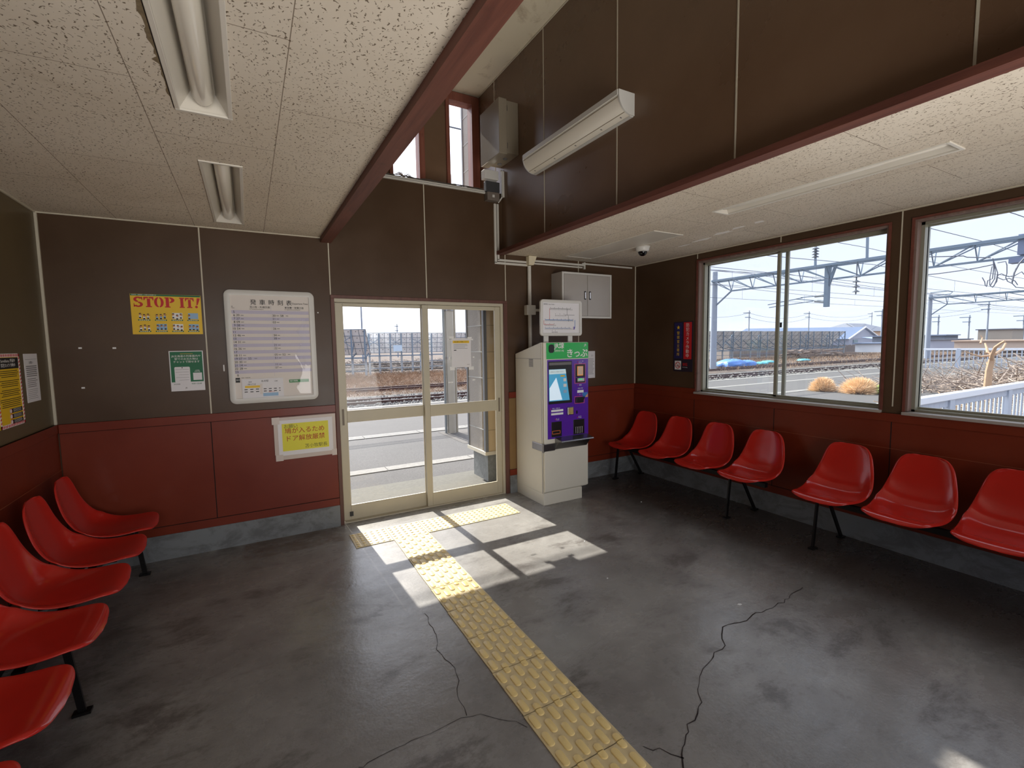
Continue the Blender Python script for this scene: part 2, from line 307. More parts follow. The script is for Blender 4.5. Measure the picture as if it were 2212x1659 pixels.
# ------------------------------------------------------------------ mesh builder
ORIG = {}
class MB:
    def __init__(s): s.v = []; s.f = []; s.m = []
    def _add(s, vs, fs, mi=0):
        b = len(s.v); s.v += [tuple(x) for x in vs]; s.f += [tuple(b+i for i in f) for f in fs]; s.m += [mi]*len(fs); return s
    def box(s, x0, x1, y0, y1, z0, z1, mi=0):
        x0, x1 = min(x0, x1), max(x0, x1); y0, y1 = min(y0, y1), max(y0, y1); z0, z1 = min(z0, z1), max(z0, z1)
        return s._add([(x0,y0,z0),(x1,y0,z0),(x1,y1,z0),(x0,y1,z0),(x0,y0,z1),(x1,y0,z1),(x1,y1,z1),(x0,y1,z1)],
                      [(0,3,2,1),(4,5,6,7),(0,1,5,4),(1,2,6,5),(2,3,7,6),(3,0,4,7)], mi)
    def bar(s, a, b, w, h=None, up=(0, 0, 1), mi=0):
        a, b = Vector(a), Vector(b); h = h or w; d = (b-a).normalized(); up = Vector(up)
        if abs(d.dot(up)) > .98: up = Vector((1, 0, 0)) if abs(d.x) < .9 else Vector((0, 1, 0))
        sx = d.cross(up).normalized(); sz = sx.cross(d).normalized(); vs = []
        for p in (a, b):
            for i, j in ((-1,-1),(1,-1),(1,1),(-1,1)): vs.append(p+sx*(w/2*i)+sz*(h/2*j))
        return s._add(vs, [(0,3,2,1),(4,5,6,7),(0,1,5,4),(1,2,6,5),(2,3,7,6),(3,0,4,7)], mi)
    def cyl(s, a, b, r, r2=None, n=12, mi=0, cap=True):
        a, b = Vector(a), Vector(b); r2 = r if r2 is None else r2; d = (b-a).normalized()
        u = d.orthogonal().normalized(); w = d.cross(u); vs = []
        for p, q in ((a, r), (b, r2)):
            for i in range(n):
                t = 2*math.pi*i/n; vs.append(p+(u*math.cos(t)+w*math.sin(t))*q)
        fs = [(i, (i+1) % n, n+(i+1) % n, n+i) for i in range(n)]
        if cap: fs += [tuple(range(n-1, -1, -1)), tuple(range(n, 2*n))]
        return s._add(vs, fs, mi)
    def tube(s, pts, r, n=6, mi=0):
        P = [Vector(p) for p in pts]; vs = []; u = None
        for i, p in enumerate(P):
            d = (P[min(i+1, len(P)-1)]-P[max(i-1, 0)]).normalized()
            u = d.orthogonal().normalized() if u is None else (u-d*u.dot(d)).normalized()
            w = d.cross(u); rr = r[i] if isinstance(r, (list, tuple)) else r
            for k in range(n):
                t = 2*math.pi*k/n; vs.append(p+(u*math.cos(t)+w*math.sin(t))*rr)
        fs = []
        for i in range(len(P)-1):
            for k in range(n): fs.append((i*n+k, i*n+(k+1) % n, (i+1)*n+(k+1) % n, (i+1)*n+k))
        fs += [tuple(range(n-1, -1, -1)), tuple(range((len(P)-1)*n, len(P)*n))]
        return s._add(vs, fs, mi)
    def ball(s, c, r, n=12, k=8, sc=(1, 1, 1), mi=0):
        vs = []; 
        for j in range(k+1):
            ph = math.pi*j/k
            for i in range(n):
                t = 2*math.pi*i/n; vs.append((c[0]+r*sc[0]*math.sin(ph)*math.cos(t), c[1]+r*sc[1]*math.sin(ph)*math.sin(t), c[2]+r*sc[2]*math.cos(ph)))
        fs = [(j*n+i, j*n+(i+1) % n, (j+1)*n+(i+1) % n, (j+1)*n+i) for j in range(k) for i in range(n)]
        return s._add(vs, fs, mi)
    def poly(s, pts, mi=0): return s._add(pts, [tuple(range(len(pts)))], mi)
    def prism(s, pts, off, mi=0):
        n = len(pts); off = Vector(off); A = [Vector(p) for p in pts]; B = [p+off for p in A]
        return s._add(A+B, [tuple(range(n-1, -1, -1)), tuple(range(n, 2*n))]+[(i, (i+1) % n, n+(i+1) % n, n+i) for i in range(n)], mi)
    def build(s, name, m, parent=None, origin=None, smooth=False, bevel=0, seg=2, ang=35):
        if parent is not None: O = ORIG[parent.as_pointer()]
        elif origin is not None: O = Vector(origin)
        else:
            xs = [v[0] for v in s.v]; ys = [v[1] for v in s.v]; zs = [v[2] for v in s.v]
            O = Vector(((min(xs)+max(xs))/2, (min(ys)+max(ys))/2, min(zs)))
        me = bpy.data.meshes.new(name)
        me.from_pydata([(v[0]-O.x, v[1]-O.y, v[2]-O.z) for v in s.v], [], s.f)
        ms = m if isinstance(m, (list, tuple)) else [m]
        for q in ms: me.materials.append(q)
        if len(ms) > 1: me.polygons.foreach_set('material_index', s.m)
        me.validate(); me.update()
        bm = bmesh.new(); bm.from_mesh(me); bmesh.ops.recalc_face_normals(bm, faces=bm.faces); bm.to_mesh(me); bm.free()
        if smooth:
            me.polygons.foreach_set('use_smooth', [True]*len(me.polygons))
            try: me.set_sharp_from_angle(angle=R(ang))
            except Exception: pass
        o = bpy.data.objects.new(name, me); COL.objects.link(o)
        if parent is not None: o.parent = parent
        else: o.location = O
        ORIG[o.as_pointer()] = O
        if bevel:
            b = o.modifiers.new('bevel', 'BEVEL'); b.width = bevel; b.segments = seg; b.limit_method = 'ANGLE'; b.angle_limit = R(40)
        return o
def tag(o, label=None, cat=None, group=None, kind=None):
    if label: o['label'] = label
    if cat: o['category'] = cat
    if group: o['group'] = group
    if kind: o['kind'] = kind
    return o
def struct(o, label=None): o['kind'] = 'structure'; (label and tag(o, label)); return o
def thing(name, label, cat, loc, group=None):
    o = bpy.data.objects.new(name, None); COL.objects.link(o); o.location = loc; o.empty_display_size = .1
    ORIG[o.as_pointer()] = Vector(loc); return tag(o, label, cat, group)
def B(*a): return MB().box(*a)
def text(body, size, loc, m, parent, face='S', align='LEFT', bold=0.0, spacing=1.0, line=1.0, tilt=0.0, sx=1.0, shear=0.0, name='lettering'):
    """flat lettering on a vertical surface; face S looks to -y, W looks to -x (right wall), E looks to +x (left wall)"""
    c = bpy.data.curves.new(name, 'FONT'); c.body = body; c.size = size; c.align_x = align; c.align_y = 'CENTER'
    c.space_character = spacing; c.space_line = line; c.offset = bold*size; c.shear = shear; c.resolution_u = 3
    c.fill_mode = 'FRONT'
    c.materials.append(m)
    tmp = bpy.data.objects.new('tmp', c); COL.objects.link(tmp); bpy.context.view_layer.update()
    dg = bpy.context.evaluated_depsgraph_get()
    me = bpy.data.meshes.new_from_object(tmp.evaluated_get(dg), depsgraph=dg); bpy.data.objects.remove(tmp)
    rz = {'S': 0, 'W': -90, 'E': 90}[face]
    M = Matrix.Rotation(R(rz), 4, 'Z') @ Matrix.Rotation(R(90), 4, 'X') @ Matrix.Rotation(R(tilt), 4, 'Z') @ Matrix.Diagonal((sx, 1, 1, 1))
    O = ORIG[parent.as_pointer()]; me.transform(Matrix.Translation(Vector(loc)-O) @ M)
    me.materials.clear(); me.materials.append(m)
    o = bpy.data.objects.new(name, me); COL.objects.link(o); o.parent = parent; ORIG[o.as_pointer()] = O
    return o
def copy_tree(o, loc=None, parent=None):
    c = o.copy(); COL.objects.link(c)
    if parent is not None: c.parent = parent
    if loc is not None: c.location = loc
    ORIG[c.as_pointer()] = Vector(c.location) if parent is None else ORIG[parent.as_pointer()]
    for ch in [q for q in bpy.data.objects if q.parent == o]: copy_tree(ch, None, c)
    return c
def grid_boxes(mb, ax, t0, t1, u0, u1, v0, v1, holes):
    """wall slab with rectangular holes; ax is the normal axis, u/v the other two in xyz order"""
    us = sorted({u0, u1} | {min(max(h[i], u0), u1) for h in holes for i in (0, 1)})
    vs = sorted({v0, v1} | {min(max(h[i], v0), v1) for h in holes for i in (2, 3)})
    for i in range(len(us)-1):
        for j in range(len(vs)-1):
            cu, cv = (us[i]+us[i+1])/2, (vs[j]+vs[j+1])/2
            if any(h[0] < cu < h[1] and h[2] < cv < h[3] for h in holes): continue
            a = (us[i], us[i+1], vs[j], vs[j+1])
            if ax == 'x': mb.box(t0, t1, *a)
            elif ax == 'y': mb.box(a[0], a[1], t0, t1, a[2], a[3])
            else: mb.box(a[0], a[1], a[2], a[3], t0, t1)
    return mb

# ------------------------------------------------------------------ room shell
XL, XR, HC, YB = -1.886, 3.438, 2.502, -5.60
XA, XU = -0.05, 1.612           # tall central bay between these
ZU = 4.25                       # ceiling of the tall bay
LEDGE = 3.10; YW = 0.50
DX0, DX1, DZ = -0.06, 1.635, 2.005    # platform door opening
WZ = 1.083                      # top of the rust-coloured wainscot
struct(B(XL-.2, XR+.2, YB-.2, .12, -.15, 0).build('floor', M_floor))
# platform wall
w = MB()
grid_boxes(w, 'y', 0, .12, XL-.15, XR+.15, 0, LEDGE, [(DX0, DX1, 0, DZ)])
wall_n = struct(w.build('wall_platform_side', M_olive))
w = MB(); grid_boxes(w, 'y', YW+.001, YW+.12, XA-.12, XU+.12, LEDGE-.1, ZU+.1, [(.615, .985, LEDGE, 4.235), (1.225, 1.612, LEDGE, 4.235)])
w.box(XA+.001, XU-.001, .12, YW, LEDGE-.1, LEDGE-.001)
struct(w.build('wall_clerestory', M_olive_up))
WIN = [(-2.600, -.905), (-4.430, -2.735)]; WZ0, WZ1 = 1.035, 2.425
w = MB(); grid_boxes(w, 'x', XR, XR+.15, YB-.1, .12, 0, HC+.1, [(a, b, WZ0, WZ1) for a, b in WIN])
wall_r = struct(w.build('wall_window_side', M_olive))
struct(B(XL-.15, XL, YB-.1, .12, 0, HC+.1).build('wall_left', mk_wall('olive_wall_paint_lit', (92, 78, 54), (102, 88, 62), .36, .22)))  # same olive as the other walls, lightened to stand in for window light
w = MB(); grid_boxes(w, 'y', YB-.15, YB, XL-.15, XR+.15, 0, ZU+.1, [(-.05, 1.65, 0, 2.05), (1.85, 3.25, 1.1, 2.35), (-1.65, -.45, 1.1, 2.35)])
struct(w.build('wall_street_side', M_olive))
struct(B(XU, XU+.1, YB, YW, HC+.006, ZU+.1).build('wall_upper_right', M_olive_up))
struct(B(XA-.1, XA, YB, YW, HC+.006, ZU+.1).build('wall_upper_left', M_olive_up))
struct(B(XA-.1, XU+.1, YB, YW+.12, ZU, ZU+.12).build('ceiling_upper', M_upceil))
LF = [(-.892, -.722, -3.30, -2.045), (-.862, -.692, -1.485, -.235)]        # left recessed lamps
RF = [(2.215, 2.375, -3.31, -2.03), (2.27, 2.60, -1.42, -.20)]
w = MB(); grid_boxes(w, 'z', HC, HC+.14, XL, -.152, YB, 0, LF)
w.box(-.152, -.129, YB, 0, HC, HC+.005); struct(w.build('ceiling_left', M_ceil))
w = MB(); grid_boxes(w, 'z', HC, HC+.14, XU+.102, XR, YB, 0, RF[:1])
w.box(XU, XU+.102, YB, 0, HC, HC+.005); struct(w.build('ceiling_window_side', M_ceil2))
# beams edging the low ceilings
struct(B(-.129, -.046, YB, -.001, 2.462, HC+.1).build('trim_left_beam', M_trim))
struct(B(1.532, 1.612, YB, -.002, 2.488, 2.522).build('trim_upper_right', M_trim))
# joint strips of the wall boards
j = MB()
for x, z0, z1 in ((-.983, WZ, HC), (-.068, DZ+.02, HC), (.79, DZ+.02, LEDGE-.02), (1.638, DZ+.02, HC), (2.575, WZ, HC)):
    j.box(x-.0045, x+.0045, -.003, 0, z0, z1)
j.box(XL, XL+.014, -.014, 0, WZ, HC); j.box(XR-.010, XR, -.010, 0, WZ, HC)
struct(j.build('trim_joints_platform_wall', M_joint))
j = MB()
for y in (-.905, -1.785):
    j.box(XR-.003, XR, y-.004, y+.004, WZ1+.02, HC)
j.box(XR-.003, XR, -2.672, -2.664, WZ, HC)
struct(j.build('trim_joints_window_wall', M_joint))
j = MB()
for y in (.125, -.783, -1.703, -2.624, -3.573, -4.49): j.box(XU-.003, XU, y-.0045, y+.0045, 2.52, ZU)
struct(j.build('trim_joints_upper_wall', M_joint))
# thin beads where the ceilings meet the walls
j = MB().box(XL, -.13, -.012, 0, HC-.008, HC+.001).box(XR-.012, XR, YB, 0, HC-.009, HC+.001).box(XL, XL+.01, YB, 0, HC-.008, HC+.001).box(XU-.01, XU, YB, YW, ZU-.008, ZU+.001)
struct(j.build('trim_ceiling_bead', M_joint))

# wainscot: rust panels, cap rail, bottom rail, plinth
def wains(name, ax, pos, sgn, u0, u1, seams, rail=True, top=WZ, midline=None):
    t = .012
    def bx(mb, a, b, z0, z1, th):
        if ax == 'y': mb.box(a, b, pos, pos+sgn*th, z0, z1)
        else: mb.box(pos, pos+sgn*th, a, b, z0, z1)
    mb = MB(); bx(mb, u0, u1, .19, top, t)
    bx(mb, u0, u1, top-.062, top, t+.006); bx(mb, u0, u1, .19, .255, t+.006)
    o = struct(mb.build('wall_'+name+'_wainscot', M_rust, bevel=.0015, seg=1))
    g = MB()
    for s in seams: bx(g, s-.003, s+.003, .255, top-.062, t+.0012)
    bx(g, u0, u1, .2545, .2575, t+.0075); bx(g, u0, u1, top-.0645, top-.062, t+.0065) if midline is None else None
    if midline: 
        pass
    g.build('panel_gap', M_gap, o)
    if midline:
        g = MB(); bx(g, u0, u1, midline-.0012, midline+.0012, t+.0016); g.build('panel_bead', mat('rust_bead', (150, 84, 54), .5), o)
    b = MB(); bx(b, u0, u1, 0, .19, .02)
    struct(b.build('baseboard_'+name, M_conc))
wains('platform_left', 'y', 0, -1, XL+.02, DX0-.014, [-.99])
wains('platform_right', 'y', 0, -1, DX1+.016, XR-.02, [2.575])
struct(B(DX1+.016, 1.733, -.0145, -.012, .257, 1.02).build('wall_platform_bare_panel', mk_wall('bare_brown_panel', (118, 92, 58), (132, 104, 66), .45, .2)))
wains('window_side', 'x', XR, -1, YB, 0, [-.903, -1.78, -2.672, -3.58], top=WZ0-.004, midline=.768)
struct(B(XR-.012, XR, -.905, 0, WZ0-.006, WZ).build('wall_window_side_wainscot_top', M_rust))
wains('left', 'x', XL, 1, YB, 0, [-.95, -1.86], midline=.768)

# floor cracks
def crack(pts, w, nm='crack'):
    mb = MB(); P = [Vector((x, y, .0012)) for x, y in pts]; q = []
    for i in range(len(P)-1):
        n = max(2, int((P[i+1]-P[i]).length/.035))
        for k in range(n):
            a = P[i].lerp(P[i+1], k/n); q.append(a+Vector((rnd.uniform(-.011, .011), rnd.uniform(-.011, .011), 0)))
    q.append(P[-1]); vs = []; fs = []
    for i, p in enumerate(q):
        d = (q[min(i+1, len(q)-1)]-q[max(0, i-1)]).normalized(); s = Vector((-d.y, d.x, 0))*w*rnd.uniform(.5, 1.3)
        vs += [p+s, p-s]
    for i in range(len(q)-1): fs.append((2*i, 2*i+1, 2*i+3, 2*i+2))
    mb._add(vs, fs); return mb
FLOOR = [o for o in bpy.data.objects if o.name == 'floor'][0]
mb = crack([(2.318,-2.674),(2.185,-2.69),(2.045,-2.72),(1.871,-2.711),(1.763,-2.708),(1.675,-2.715),(1.508,-2.69),(1.451,-2.737),(1.374,-2.8),(1.284,-2.817),(1.232,-2.846),(1.165,-2.85),(1.097,-2.879),(1.037,-2.923),(.942,-2.999),(.891,-3.036),(.805,-3.059),(.751,-3.096),(.656,-3.148),(.6,-3.21)], .0026)
mb2 = crack([(.656,-3.148),(.615,-3.085),(.56,-3.04)], .0022)
mb3 = crack([(.119,-1.725),(.111,-1.914),(.07,-2.062),(.092,-2.199),(.067,-2.333),(.026,-2.458),(.023,-2.547)], .0014)
mb4 = crack([(.208,-2.723),(.13,-2.624),(.075,-2.57),(-.053,-2.545),(-.101,-2.549),(-.3,-2.556),(-.387,-2.564),(-.431,-2.568)], .0012)
for q in (mb2, mb3, mb4): mb._add(q.v, q.f)
mb.build('crack', M_gap, FLOOR)

# ------------------------------------------------------------------ tactile paving
def tile_blister(cx, cy):
    mb = MB(); h = .1482; mb.box(cx-h, cx+h, cy-h, cy+h, .0005, .005)
    for i in range(6):
        for k in range(6):
            x, y = cx+(i-2.5)*.049, cy+(k-2.5)*.049; n = 12; vs = []
            for r, z in ((.0125, .005), (.0105, .0088), (.007, .0098)):
                vs += [(x+r*math.cos(2*math.pi*t/n), y+r*math.sin(2*math.pi*t/n), z) for t in range(n)]
            fs = [(j*n+t, j*n+(t+1) % n, (j+1)*n+(t+1) % n, (j+1)*n+t) for j in range(2) for t in range(n)]+[tuple(range(2*n, 3*n))]
            mb._add(vs, fs, 1)
    return mb
def tile_bar(cx, cy):
    """guiding tile: raised lozenges in columns staggered by half a pitch; every other column crosses the joint"""
    mb = MB(); h = .1470; mb.box(cx-h, cx+h, cy-h, cy+h, .0005, .005)
    for c in range(6):
        x = cx+(c-2.5)*.0488
        for r in range(4):
            y = cy+.15-(r*.1 if c % 2 else .05+r*.1)
            y0, y1 = y-.038, y+.038
            cut0, cut1 = y0 < cy-h, y1 > cy+h
            y0, y1 = max(y0, cy-h), min(y1, cy+h)
            if y1-y0 < .012: continue
            vs = []; n = 20
            for rr, z in ((.0165, .005), (.0150, .0085), (.0115, .0102)):
                for t in range(n):
                    a = 2*math.pi*(t+.5)/n; sn = math.sin(a)
                    if sn > 0: yy = y1-.004 if cut1 else (y1-.0165)+rr*sn
                    else: yy = y0+.004 if cut0 else (y0+.0165)+rr*sn
                    xx = rr*math.cos(a)
                    if (sn > 0 and cut1) or (sn <= 0 and cut0): xx = math.copysign(min(rr, abs(xx)*1.6), xx); yy = (y1 if sn > 0 else y0)
                    vs.append((x+xx, yy, z))
            fs = [(j*n+t, j*n+(t+1) % n, (j+1)*n+(t+1) % n, (j+1)*n+t) for j in range(2) for t in range(n)]+[tuple(range(2*n, 3*n))]
            mb._add(vs, fs, 1)
    return mb
TX, TY = -.052, -.277
proto = tile_blister(TX+.15, TY-.15).build('tactile_tile', [M_yel, M_yeltop], smooth=True)
names = ['leftmost, half in shade', 'second from the left, above the guiding strip\'s left edge', 'middle one, the door mullion\'s shadow crossing it', 'fourth from the left, fully in the sun', 'rightmost, beside the ticket machine']
labs = ['yellow dotted floor tile before the glass door, leftmost of its row and half in shade',
        'yellow dotted floor tile second from the left, where the long strip begins',
        'middle yellow dotted floor tile, crossed by the shadow of the door stile',
        'sunlit yellow dotted floor tile second from the right before the glass door',
        'yellow dotted floor tile at the right end of the row, nearest the ticket machine']
for i in range(5):
    o = proto if i == 0 else copy_tree(proto, (proto.location.x+.3*i, proto.location.y, proto.location.z))
    tag(o, labs[i], 'tactile tile', 'dotted tactile tiles in a row before the door')
bproto = tile_bar(TX+.45, TY-.3-.15).build('tactile_tile', [M_yel, M_yeltop], smooth=True)
od = ['first', 'second', 'third', 'fourth', 'fifth', 'sixth', 'seventh', 'eighth', 'ninth']
for i in range(9):
    o = bproto if i == 0 else copy_tree(bproto, (bproto.location.x-.0032*i, bproto.location.y-.3*i, bproto.location.z))
    tag(o, 'yellow barred tactile floor tile, %s along the strip counted from the door' % od[i], 'tactile tile', 'barred tactile tiles leading to the door')

struct(MB().box(-1.2, -.043, .121, .36, -.02, 2.6).build('wall_outer_sun_block', M_sid))  # unseen pier added outside the left jamb to block a sun streak
# ------------------------------------------------------------------ platform sliding door
mb = MB()
mb.box(-.072, -.042, -.012, .1195, 0, 2.002).box(1.608, 1.650, -.012, .1195, 0, 2.002).box(-.072, 1.650, -.012, .12, 2.002, 2.03)
struct(mb.build('trim_door_casing', M_trimz, bevel=.002))
mb = MB()
mb.box(-.042, 1.608, .005, .118, 1.972, 2.002).box(1.578, 1.608, .005, .118, 0, 1.972).box(-.042, 1.608, .01, .12, 0, .012)
struct(mb.build('door_1_track_frame', M_alu, bevel=.002))
def sash(nm, x0, x1, gx0, gx1, y, z0, z1, gz, hx):
    d = .016
    mb = MB(); ys = (y-d, y+d)
    mb.box(x0, gx0, *ys, z0, z1).box(gx1, x1, *ys, z0, z1)
    mb.box(gx0, gx1, *ys, z0, gz[0]).box(gx0, gx1, *ys, gz[1], gz[2]).box(gx0, gx1, *ys, gz[3], z1)
    o = struct(mb.build(nm, M_alu, bevel=.003))
    mb = MB().box(gx0-.004, gx1+.004, y-.003, y+.003, gz[0]-.004, gz[1]+.004); mb.build('glass_pane', M_glass, o)
    mb = MB().box(gx0-.004, gx1+.004, y-.003, y+.003, gz[2]-.004, gz[3]+.004); mb.build('glass_pane', M_glass, o)
    mb = MB(); t = .004; s = y-d-.001
    for a in ((gx0, gx1, gz[0], gz[0]+t), (gx0, gx1, gz[1]-t, gz[1]), (gx0, gx1, gz[2], gz[2]+t), (gx0, gx1, gz[3]-t, gz[3]), (gx0, gx0+t, gz[0], gz[1]), (gx1-t, gx1, gz[0], gz[1]), (gx0, gx0+t, gz[2], gz[3]), (gx1-t, gx1, gz[2], gz[3])):
        mb.box(a[0], a[1], s+.004, s+.012, a[2], a[3])
    mb.build('glazing_bead', M_joint, o)
    mb = MB().box(hx-.014, hx+.014, y-d-.003, y-d+.001, .87, 1.045); h = mb.build('door_handle', M_alu, o)
    tag(h, 'recessed pull of the sliding door')
    mb = MB().box(hx-.009, hx+.009, y-d-.0042, y-d-.0028, .885, 1.03); mb.build('recess', mat('handle_recess', (112, 100, 84), .5), h)
    return o
sash('door_1', -.030, .800, .034, .748, .078, .010, 1.968, (.140, .908, 1.006, 1.942), .000)
sash('door_2', .748, 1.592, .802, 1.523, .040, .010, 1.968, (.136, .902, 1.005, 1.936), 1.553)
struct(B(.02, .05, .052, .062, .045, .085).build('door_1_latch', M_dark))

# ------------------------------------------------------------------ clerestory windows
def clere(nm, x0, x1, g0, g1):
    mb = MB(); y0, y1 = YW-.02, YW+.10; zt = 4.235
    mb.box(x0, g0, y0, y1, LEDGE, zt).box(g1, x1, y0, y1, LEDGE, zt).box(g0, g1, y0, y1, 4.15, zt).box(g0, g1, y0, y1, LEDGE, LEDGE+.04)
    o = struct(mb.build(nm, M_frame, bevel=.002)); MB().box(g0-.003, g1+.003, YW+.03, YW+.036, LEDGE+.04, 4.15).build('glass_pane', M_glass, o)
clere('window_3', .615, .985, .652, .925); clere('window_4', 1.225, 1.610, 1.265, 1.523)

# ------------------------------------------------------------------ window wall sashes
for wi, (ya, yb) in enumerate(WIN):
    # wooden casing and jambs
    mb = MB(); x0 = XR; x1 = XR+.085
    mb.box(x0, x1, ya, ya+.024, WZ0+.02, WZ1-.024).box(x0, x1, yb-.024, yb, WZ0+.02, WZ1-.024).box(x0, x1, ya, yb, WZ1-.024, WZ1)
    cas = struct(mb.build('window_%d' % (wi+1), M_jamb, bevel=.002))
    MB().box(XR-.010, XR+.002, ya-.006, ya+.010, WZ0+.016, WZ1-.010).box(XR-.010, XR+.002, yb-.010, yb+.006, WZ0+.016, WZ1-.010).box(XR-.010, XR+.002, ya-.006, yb+.006, WZ1-.010, WZ1+.006).build('casing', M_trimx, cas)
    MB().box(XR-.03, XR+.085, ya-.002, yb+.002, WZ0-.006, WZ0+.016).build('window_sill', M_sill, cas, bevel=.003)
    gz0, gz1 = 1.083, 2.372; ym = (ya+yb)/2
    MB().box(XR+.06, XR+.15, ya+.024, ya+.045, WZ0+.016, WZ1-.024).box(XR+.06, XR+.15, yb-.045, yb-.024, WZ0+.016, WZ1-.024).box(XR+.06, XR+.15, ya+.024, yb-.024, WZ0+.012, WZ0+.032).box(XR+.06, XR+.15, ya+.024, yb-.024, WZ1-.044, WZ1-.024).build('window_frame', M_alu_w, cas)
    for (a, b, xx) in ((yb-.045, ym-.014, XR+.118), (ym+.014, ya+.045, XR+.090)):
        g = (a-.028, b+.028) if False else None
        ga, gb = a+.030, b-.030
        if xx > XR+.1: a2, b2 = ya+.045, ym-.02      # outer sash stands at the near half
        s = MB()
        s.box(xx-.011, xx+.011, a, ga, WZ0+.03, WZ1-.04).box(xx-.011, xx+.011, gb, b, WZ0+.03, WZ1-.04)
        s.box(xx-.011, xx+.011, ga, gb, WZ0+.03, gz0).box(xx-.011, xx+.011, ga, gb, gz1, WZ1-.04)
        so_ = s.build('window_sash', M_alu_w, cas, bevel=.002)
        MB().box(xx-.002, xx+.002, ga-.003, gb+.003, gz0-.003, gz1+.003).build('glass_pane', M_glass2, so_)
    MB().box(XR+.070, XR+.080, ym-.018, ym-.004, 1.70, 1.745).build('window_catch', M_dark, cas)

# ------------------------------------------------------------------ recessed ceiling lamps
def recessed(x0, x1, y0, y1, label, closed=False):
    t = thing('ceiling_lamp', label, 'ceiling lamp', ((x0+x1)/2, (y0+y1)/2, HC), 'recessed fluorescent lamps in the low ceilings')
    f = .010; d = .075
    mb = MB(); zb = HC-.006
    mb.box(x0-f, x1+f, y0-f, y0+.006, zb, HC+.004).box(x0-f, x1+f, y1-.006, y1+f, zb, HC+.004).box(x0-f, x0+.006, y0+.006, y1-.006, zb, HC+.004).box(x1-.006, x1+f, y0+.006, y1-.006, zb, HC+.004)
    mb.build('frame', M_lightframe, t, bevel=.002)
    if closed:
        mb = MB().box(x0, x1, y0, y1, HC-.003, HC+.01); mb.build('cover', M_lightframe, t); return t
    cx = (x0+x1)/2; w = .040
    for sgn, xe in ((-1, x0+.004), (1, x1-.004)):
        MB().poly([(xe, y0, HC), (xe, y1, HC), (cx+sgn*w, y1, HC+d), (cx+sgn*w, y0, HC+d)]).build('reflector', M_lightframe, t)
    MB().poly([(cx-w, y0, HC+d), (cx-w, y1, HC+d), (cx+w, y1, HC+d), (cx+w, y0, HC+d)]).build('back_plate', M_lightframe, t)
    for y in (y0+.003, y1-.003): MB().box(x0, x1, y-.001, y+.001, HC, HC+d+.01).build('end_plate', M_lightframe, t)
    mb = MB(); n = 16; vs = []; fs = []
    ys = [y0+.010, y0+.013, y0+.022, y0+.045, y1-.045, y1-.022, y1-.013, y1-.010]; sc = [.35, .62, .86, 1, 1, .86, .62, .35]
    for y, q in zip(ys, sc):
        for i in range(n+1):
            a = math.pi*i/n; vs.append((cx+w*.92*q*math.cos(a), y, HC+.052-.044*q*math.sin(a)))
    for k in range(len(ys)-1):
        for i in range(n): fs.append((k*(n+1)+i, k*(n+1)+i+1, (k+1)*(n+1)+i+1, (k+1)*(n+1)+i))
    fs += [tuple(range(n+1)), tuple(range((len(ys)-1)*(n+1), len(ys)*(n+1)))]
    mb._add(vs, fs).build('diffuser', M_lens, t, smooth=True, ang=50)
    mb = MB().box(x0-.02, x1+.02, y0-.02, y1+.02, HC+d+.012, HC+d+.02); mb.build('housing', M_lightframe, t)
    return t
recessed(*LF[0], 'recessed fluorescent lamp in the left ceiling, the nearer one with crumbled board along its edge')
recessed(*LF[1], 'recessed fluorescent lamp in the left ceiling, the farther one close to the platform wall')
recessed(*RF[0], 'long recessed fluorescent lamp in the low ceiling beside the big windows')
recessed(*RF[1], 'flat closed white ceiling lamp cover close to the dome camera', closed=True)
# crumbled board edge along the near left lamp
mb = MB(); q = []
for i in range(46):
    y = -3.1+i*.0225; q.append((-.905-abs(rnd.gauss(0, .006))-.010*math.exp(-((y+2.75)/.3)**2), y))
for i in range(len(q)-1): mb.poly([(-.901, q[i][1], HC-.0008), (q[i][0], q[i][1], HC-.0008), (q[i+1][0], q[i+1][1], HC-.0008), (-.901, q[i+1][1], HC-.0008)])
MB().box(-.9055, -.9015, -3.1, -2.045, HC-.0012, HC+.001).build('trim_gap_line', M_gap).__setitem__('kind', 'structure')
struct(mb.build('ceiling_left_crumbled_edge', mat('crumbled_board', (120, 104, 78), .95, 0, .5, 60)))

# peeled, repainted spots on the window-side ceiling
M_peel = mat('ceiling_peeled_spot', (236, 232, 226), .8)
for (x, y, rx, ry) in ((2.86, -1.62, .035, .10), (2.82, -1.80, .025, .07), (2.93, -1.34, .03, .11), (2.98, -1.12, .02, .08), (2.80, -2.0, .03, .05)):
    pts = [(x+rx*rnd.uniform(.6, 1.3)*math.cos(6.2832*i/11), y+ry*rnd.uniform(.6, 1.3)*math.sin(6.2832*i/11), HC-.0012) for i in range(11)]
    struct(MB().prism(pts, (0, 0, .0012)).build('ceiling_peeled_spot', M_peel))

# ------------------------------------------------------------------ dome camera
cx, cy = 2.66, -.90
t = thing('security_camera', 'white and black dome security camera hanging from the low ceiling', 'security camera', (cx, cy, HC))
mb = MB(); n = 28; prof = [(.068, 0), (.070, -.008), (.064, -.014), (.063, -.032), (.056, -.044), (.047, -.048)]
vs = [(cx+r*math.cos(2*math.pi*i/n), cy+r*math.sin(2*math.pi*i/n), HC+z) for r, z in prof for i in range(n)]
fs = [(k*n+i, k*n+(i+1) % n, (k+1)*n+(i+1) % n, (k+1)*n+i) for k in range(len(prof)-1) for i in range(n)]+[tuple(range((len(prof)-1)*n, len(prof)*n))]
mb._add(vs, fs).build('housing', M_whitem, t, smooth=True, ang=50)
MB().ball((cx, cy, HC-.046), .043, 24, 14).build('dome', mat('smoked_dome', (10, 10, 12), .05), t, smooth=True)

